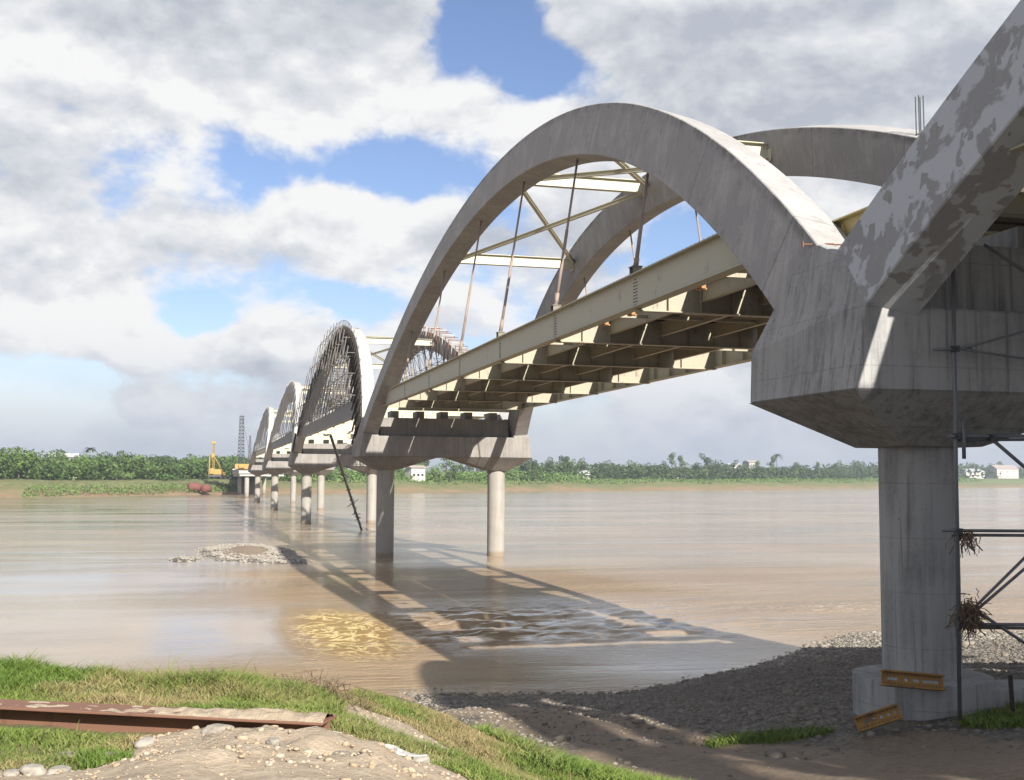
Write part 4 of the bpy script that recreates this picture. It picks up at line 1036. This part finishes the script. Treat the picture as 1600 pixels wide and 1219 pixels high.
tag(m.build('dry_brush', M_twig), 'dry brushwood at the edge of the grass above the golden shallows', 'brush', kind='stuff')

# ------------------------------------------------------------------ far bank: trees, bushes, houses
def leaf_cloud(lobes, n, size, seed, aspect=1.0):
    r = np.random.default_rng(seed); lob = np.array(lobes); wts = lob[:, 3] * lob[:, 4] * lob[:, 5]; wts = wts / wts.sum()
    k = r.choice(len(lob), n, p=wts); d = r.normal(0, 1, (n, 3)); d /= np.linalg.norm(d, axis=1)[:, None]
    rad = r.uniform(.55, 1.05, n) ** .6
    c = lob[k, :3] + d * lob[k, 3:6] * rad[:, None]
    nr = d + r.normal(0, .6, (n, 3)); nr /= np.linalg.norm(nr, axis=1)[:, None]
    tdir = np.cross(nr, r.normal(0, 1, (n, 3))); tdir /= np.linalg.norm(tdir, axis=1)[:, None]; bd = np.cross(nr, tdir)
    s = size * r.uniform(.5, 1.3, n)[:, None]
    V = np.stack([c - tdir * s, c - bd * s * .6 * aspect, c + tdir * s, c + bd * s * .6 * aspect], 1).reshape(-1, 3)
    F = np.arange(4 * n).reshape(-1, 4)
    return V, F
def tree_proto(kind, seed):
    r = np.random.default_rng(seed); H = 1.0
    if kind == 'broad':
        lobes = [(r.normal(0, 2.0), r.normal(0, 2.0), r.uniform(4.5, 9.2), r.uniform(1.5, 2.8), r.uniform(1.5, 2.8), r.uniform(1.2, 2.2)) for _ in range(9)]; n = 620; sz = .42; th = 7.5
    elif kind == 'tall':
        lobes = [(r.normal(0, 1.1), r.normal(0, 1.1), r.uniform(6, 13), r.uniform(.9, 1.8), r.uniform(.9, 1.8), r.uniform(.8, 1.6)) for _ in range(9)]; n = 520; sz = .38; th = 11.5
    else:
        lobes = [(r.normal(0, 2.2), r.normal(0, 2.2), r.uniform(.8, 3.2), r.uniform(1.3, 2.4), r.uniform(1.3, 2.4), r.uniform(.9, 1.6)) for _ in range(7)]; n = 420; sz = .42; th = 2.5
    if kind == 'palm':
        V = []; F = []; n = 0; top = Vector((0, 0, 10.5))
        for k in range(16):
            a = 2 * PI * k / 16 + r.uniform(-.2, .2); e = r.uniform(-.2, .9); prev = None
            for j in range(7):
                u_ = j / 6; L = 3.2 * u_; p = top + Vector((math.cos(a) * L * math.cos(e), math.sin(a) * L * math.cos(e), L * math.sin(e) - 1.9 * u_ * u_)); wd = .45 * (1 - u_ * .8)
                sd = Vector((-math.sin(a), math.cos(a), -.5)) * wd
                V += [tuple(p - sd), tuple(p), tuple(p + Vector((-sd.x, -sd.y, sd.z)) * -1)]
                if j: o = n - 3; F += [(n - 3, n - 2, n + 1, n), (n - 2, n - 1, n + 2, n + 1)]
                n += 3
        V = np.array(V); F = np.array(F); th = 10.4
    else: V, F = leaf_cloud(lobes, n, sz, seed)
    tr = MB(); tr.tube((0, 0, -1), (r.uniform(-.3, .3), r.uniform(-.3, .3), th * .6), .28 if kind != 'palm' else .18, 7, .17)
    tr.tube((0, 0, th * .55), (r.uniform(-.3, .3), 0, th), .17, 7, .07)
    if kind in ('broad', 'tall'):
        for q in range(5):
            a = r.uniform(0, 6.3); z = th * r.uniform(.4, .7); tr.tube((0, 0, z), (math.cos(a) * 1.7, math.sin(a) * 1.7, z + r.uniform(1, 2.2)), .11, 5, .04)
    return V, F, tr
PROTO = {}
base_things = {}
def place_tree(kind, var, x, y, s, label, group, mt, z=None, cat='tree'):
    key = (kind, var, mt.name)
    if key not in PROTO:
        V, F, tr = tree_proto(kind, hash((kind, var)) % 1 + 11 * var + len(kind))
        me = np_mesh(V, F, 4); me.materials.append(mt); me.name = 'crown'
        mt_ = bpy.data.meshes.new('trunk'); mt_.from_pydata(tr.v, [], tr.f); mt_.materials.append(M_bark); PROTO[key] = (me, mt_)
    me, tm = PROTO[key]
    nm = {'broad': 'broadleaf_tree', 'tall': 'tall_tree', 'bush': 'bush', 'palm': 'palm_tree'}[kind]
    t = thing(nm, (x, y, float(far_h(np.array([x]), np.array([y]))[0]) - .2 if z is None else z), label, cat, group)
    t.scale = (s, s, s); t.rotation_euler = (0, 0, rng.uniform(0, 6.28))
    for n_, d_ in (('crown', me), ('trunk', tm)):
        if n_ == 'trunk' and kind == 'bush': n_ = 'stem'
        o = bpy.data.objects.new(n_, d_); col.objects.link(o); o.parent = t
    return t
def bearing_x(px_): return px_
cnt = 0
def zone_of(x, y):
    dx, dy = x - CAM.x, y
    a = math.degrees(math.atan2(dx, dy))
    for lim, nm in ((-6.0, 'at the far left edge of the wood'), (-3.3, 'around the pale roof at far left'), (-1.5, 'just right of the pale roof'), (.3, 'left of the drilling rig'), (2.0, 'behind the drilling rig'),
                    (5.5, 'behind the slim distant piers'), (9.5, 'left of the second pier'), (14.6, 'under the deck before the second pier'), (19.5, 'right of the second pier'), (22.5, 'by the small huts'),
                    (24.2, 'left of the white two-storey house'), (27, 'right of the white two-storey house'), (30.5, 'left of the near column'), (33, 'behind the near column'), (35, 'just right of the near column'), (36.8, 'by the white-roofed house'), (99, 'at the right edge of the photo')):
        if a < lim: return nm
def tree_row(n, xa, xb, dmin, dmax, smin, smax, kinds, mats):
    global cnt
    for k in range(n):
        x = xa + (xb - xa) * (k + rng.uniform(0, 1)) / n; y = float(shore(x)) + rng.uniform(dmin, dmax)
        kind = kinds[rng.integers(len(kinds))]; mt = mats[rng.integers(len(mats))]
        tone = {'dark_leaves': 'dark green', 'mid_leaves': 'mid green', 'bright_leaves': 'bright green'}[mt.name]
        zone = zone_of(x, y); rank = 'front' if dmin < 60 else 'back'
        nmk = {'broad': 'broadleaf tree', 'tall': 'tall slim tree', 'bush': 'rounded bush', 'palm': 'palm'}[kind]
        sz_ = rng.uniform(smin, smax); f_ = (sz_ - smin) / (smax - smin); sw = 'small' if f_ < .33 else 'mid-sized' if f_ < .67 else 'large'; nmp = nmk + ('es' if nmk.endswith('sh') else 's')
        place_tree(kind, int(rng.integers(3)), x, y, sz_, f'{sw} {tone} {nmk} {zone}, {rank} row', f'{sw} {tone} {nmp} {zone}, {rank} row', mt, cat='bush' if kind == 'bush' else 'tree'); cnt += 1
tree_row(50, -115, 14, 40, 75, .75, 1.15, ['broad', 'broad', 'broad', 'bush'], [M_leafm, M_leafm, M_leafd, M_leafl])
tree_row(40, -125, 20, 80, 125, .95, 1.25, ['broad', 'broad'], [M_leafd, M_leafd, M_leafm])
tree_row(26, 20, 200, 28, 60, .8, 1.15, ['bush', 'bush', 'broad'], [M_leafl, M_leafm, M_leafl])
tree_row(30, 20, 260, 90, 150, 1.1, 1.4, ['broad', 'tall'], [M_leafd, M_leafm])
tree_row(80, 190, 820, 90, 170, 1.0, 1.6, ['broad', 'broad', 'tall', 'bush'], [M_leafd, M_leafm, M_leafd])
tree_row(36, 800, 1560, 120, 300, 1.6, 2.4, ['broad', 'broad', 'tall'], [M_leafd])
place_tree('tall', 1, 400, 930, 1.75, 'tallest dark tree standing above the wood right of the second pier', None, M_leafd)
place_tree('broad', 2, 412, 940, 1.9, 'wide dark crown beside the tallest tree right of the second pier', None, M_leafd)
place_tree('palm', 0, 560, 1110, 2.3, 'feathery palm above the wood left of the near pier column', None, M_leafd)
place_tree('palm', 1, -64, 560, 1.25, 'lone palm poking above the wood at far left', None, M_leafd)
place_tree('palm', 1, -92, 540, 1.05, 'small palm above the wood at the very far left', None, M_leafd)

# undergrowth and far-off wood as one mass
def mass(name, n, xa, xb, da, db, ha, hb, size, mt, label, power=1.0):
    x = xa + (xb - xa) * rng.random(n) ** power; dd = rng.uniform(da, db, n); y = shore(x) + dd
    zg = far_h(x, y); top = ha + (hb - ha) * np.clip(.5 + 1.0 * fbm(x * .03, y * .03, 4), 0, 1)
    c = np.stack([x, y, zg + top * rng.random(n) ** .7], -1)
    nr = rng.normal(0, 1, (n, 3)); nr[:, 2] = np.abs(nr[:, 2]) + .3; nr /= np.linalg.norm(nr, axis=1)[:, None]
    td = np.cross(nr, rng.normal(0, 1, (n, 3))); td /= np.linalg.norm(td, axis=1)[:, None]; bd = np.cross(nr, td); s = (size * rng.uniform(.5, 1.4, n))[:, None]
    V = np.stack([c - td * s, c - bd * s * .7, c + td * s, c + bd * s * .7], 1).reshape(-1, 3)
    o = link(name, np_mesh(V, np.arange(4 * n).reshape(-1, 4), 4), mt); tag(o, label, 'undergrowth', kind='stuff'); return o
mass('undergrowth', 34000, -130, 30, 36, 120, 3.5, 12, .65, M_leafm, 'leafy undergrowth and banana plants of the far bank wood at left')
mass('undergrowth', 16000, 20, 230, 34, 120, 1.5, 7, .7, M_leafl, 'bright green undergrowth on the far bank seen below the deck')
mass('undergrowth', 30000, 200, 900, 70, 200, 3.5, 12, 1.2, M_leafd, 'dark green mass of the wood right of the second pier')
mass('undergrowth', 22000, 850, 3200, 90, 420, 8, 22, 2.6, M_leafd, 'distant dark wood along the bank at right')
mass('reeds', 3800, -75, 0, 5, 18, .3, 1.9, .35, M_leafl, 'pale reeds and tall grass on the brown slope of the far bank at left')
mass('reeds', 14000, 30, 900, 24, 56, .3, 1.6, .6, M_leafl, 'low crops and grass on the far bank slope at right')

def house(x, y, wd, dp, ht, roofm, label, storeys=1, rz=0., z=None, wall=M_wallp):
    z = float(far_h(np.array([x]), np.array([y]))[0]) if z is None else z
    t = thing('house', (x, y, z), label, 'house')
    R = Matrix.Rotation(rz, 3, 'Z'); c = Vector((x, y, z))
    def bx(mb, a, b_, c0, d_, e, f_): mb.box(c + R @ Vector(((a + b_) / 2, (c0 + d_) / 2, (e + f_) / 2)), (b_ - a, d_ - c0, f_ - e), R)
    w_ = MB(); bx(w_, -wd / 2, wd / 2, -dp / 2, dp / 2, -1, ht); w_.build('wall', wall, t)
    rf = MB(); o_ = .8; V = [Vector((sx * (wd / 2 + o_), sy * (dp / 2 + o_), ht + .004)) for sx, sy in ((-1, -1), (1, -1), (1, 1), (-1, 1))] + [Vector((-wd / 2 - o_, 0, ht + wd * .16)), Vector((wd / 2 + o_, 0, ht + wd * .16))]
    rf.add([c + R @ v for v in V], [(0, 1, 5, 4), (2, 3, 4, 5), (0, 4, 3), (1, 2, 5), (3, 2, 1, 0)]); rf.build('roof', roofm, t)
    for s_ in range(storeys):
        zz = (s_ + .35) * ht / storeys
        for k in (-.3, 0, .3):
            m = MB(); bx(m, k * wd - .7, k * wd + .7, -dp / 2 - .05, -dp / 2 - .004, zz, zz + 1.3); m.build('window' if not (s_ == 0 and k == 0) else 'door', M_glassd, t)
    return t
house(494, 1075, 15, 12, 13, M_roofg, 'two-storey white house at the edge of the wood left of the near pier column', 2, .2, wall=M_wallp)
house(518, 1085, 12, 10, 17, M_roofr, 'taller tan house with a brown roof behind the white two-storey house', 2, .2)
house(432, 1010, 16, 9, 4, M_roofg, 'low grey-roofed shed left of the white two-storey house', 1, .1)
house(373, 930, 14, 8, 4, M_roofr, 'low brown-roofed shed farther left among the trees', 1, .3)
house(246, 800, 12, 8, 4, M_roofg, 'small pale roofed hut right of the second pier', 1, -.2)
house(1030, 1440, 30, 20, 9, M_roofg, 'white roofed house right of the near pier column', 1, 0)
house(1105, 1470, 36, 22, 14, M_roofr, 'grey block house at the far right', 2, 0)
house(-72.0, 530, 11, 7, 9.0, M_roofg, 'pale roof showing among the trees at far left', 1, .1)
house(78, 625, 10, 6, 6, M_roofg, 'pale roofed house among the bushes under the second pier', 1, 0)
house(98, 640, 9, 6, 7, M_roofr, 'second house among the bushes under the second pier, brown roofed', 1, .4)

# ------------------------------------------------------------------ machines at the far bank
def lattice(mb, x, y, z0, z1, w0, w1, n, r):
    pr = None
    for i in range(n + 1):
        f = i / n; z = z0 + (z1 - z0) * f; w_ = w0 + (w1 - w0) * f
        cs = [Vector((x - w_, y - w_, z)), Vector((x + w_, y - w_, z)), Vector((x + w_, y + w_, z)), Vector((x - w_, y + w_, z))]
        for a in range(4): mb.tube(cs[a], cs[(a + 1) % 4], r * .7, 4)
        if pr:
            for a in range(4): mb.tube(pr[a], cs[a], r, 4); mb.tube(pr[a], cs[(a + 1) % 4], r * .6, 4)
        pr = cs
t = thing('lattice_crane', (.2, 490, 9), 'tall dark lattice crane mast beside the farthest arch', 'crane')
m = MB(); lattice(m, -.2, 490, 10.5, 32.0, 1.35, .75, 15, .16); m.build('lattice_mast', M_dark, t)
m = MB(); lattice(m, 3.2, 488, 10.5, 24.0, .8, .25, 10, .12); m.build('boom', M_dark, t)
m = MB(); m.bx(-2.6, 4.4, 486.5, 493, 10.5, 12.6); m.bx(-1.2, 1.2, 485.8, 486.5, 11, 12.4); bevel(m.build('cab', M_yellow, t), .1, 1)
m = MB(); m.tube((-.2, 490, 32), (4.2, 488, 12.4), .06, 4); m.build('stay_cable', M_dark, t)

fz = 7.2
t = thing('drilling_rig', (-10, 520, fz), 'yellow drilling rig with a tall twin mast on the far bank', 'drilling rig')
m = MB(); lattice(m, -10.6, 520, fz + 2.0, fz + 14.6, .35, .35, 11, .12); m.build('mast', M_yellow, t)
m = MB(); m.tube((-12.3, 520, fz + 1.4), (-12.3, 520, fz + 9.5), .28, 8); m.build('drill_string', M_yellow, t)
m = MB(); m.box((-10.7, 519.8, fz + 14.8), (1.7, 1.2, 1.1)); m.box((-10.9, 519.6, fz + 9.2), (1.3, 1.0, 1.6)); bevel(m.build('mast_head', M_yellow, t), .08, 1)
m = MB(); m.bx(-12.6, -6.6, 517.8, 522.6, fz + 1.1, fz + 3.4); m.bx(-8.6, -5.6, 518.2, 522, fz + .9, fz + 2.3); m.box((-11.2, 517.6, fz + 2.6), (1.6, 1.4, 2.4)); bevel(m.build('engine_body', M_yellow, t), .15, 2)
for y in (518, 522):
    m = MB(); m.box((-9.3, y, fz + .45), (7.4, 1.0, .9)); bevel(m.build('crawler_track', M_dark, t), .3, 2)
m = MB(); m.tube((-7.2, 520, fz + 3.3), (-10.4, 520, fz + 9), .16, 6); m.build('back_stay', M_yellow, t)
m = MB(); m.bx(-8, 4, 515, 526, 6.6, 7.3)
tag(m.build('work_platform', M_wood), 'low platform between the drilling rig and the bare piers', 'platform')
t = thing('steel_tank', (-15.5, 494, 3.5), 'rust red rounded tanks lying on the slope below the drilling rig', 'tank')
def capsule(mb, c, axis_, L, r, n=20):
    ax = Vector(axis_).normalized(); q = ax.to_track_quat('Z', 'Y').to_matrix(); rings = []
    prof = [(-L / 2 - r * .35, r * .3), (-L / 2 - r * .2, r * .75), (-L / 2, r), (L / 2, r), (L / 2 + r * .2, r * .75), (L / 2 + r * .35, r * .3)]
    V = []; F = []
    for z, rr in prof:
        for k in range(n): a = 2 * PI * k / n; V.append(Vector(c) + q @ Vector((rr * math.cos(a), rr * math.sin(a), z)))
    for i in range(len(prof) - 1):
        for k in range(n): F.append((i * n + k, i * n + (k + 1) % n, (i + 1) * n + (k + 1) % n, (i + 1) * n + k))
    F += [tuple(range(n - 1, -1, -1)), tuple((len(prof) - 1) * n + k for k in range(n))]
    mb.add(V, F)
zt = float(far_h(np.array([-17.]), np.array([503.]))[0])
m = MB(); capsule(m, (-18.0, 500, 3.2), (1, .3, -.05), 4.6, 1.7); m.build('tank_body', M_tank, t, True)
m = MB(); capsule(m, (-13.4, 499, 2.6), (.8, 1, 0), 3.2, 1.6); m.build('tank_body', M_tank, t, True)
m = MB(); m.tube((-18, 500, 4.7), (-18, 500, 5.3), .5, 12); m.build('manhole', M_tank, t)
print('objects', len(bpy.data.objects), 'trees', cnt)

hm = bpy.data.materials.new('air'); hm.use_nodes = True
N = NT(hm.node_tree); o_ = N.n('ShaderNodeOutputMaterial')
v_ = N.n('ShaderNodeVolumePrincipled', ins={'Color': (.80, .87, 1.0, 1), 'Density': .00020, 'Anisotropy': .3})
N.nt.links.new(v_.outputs[0], o_.inputs['Volume'])
hb = MB(); hb.bx(-3300, 7900, -200, 8200, -3.5, 60)
tag(hb.build('haze', hm), kind='stuff')
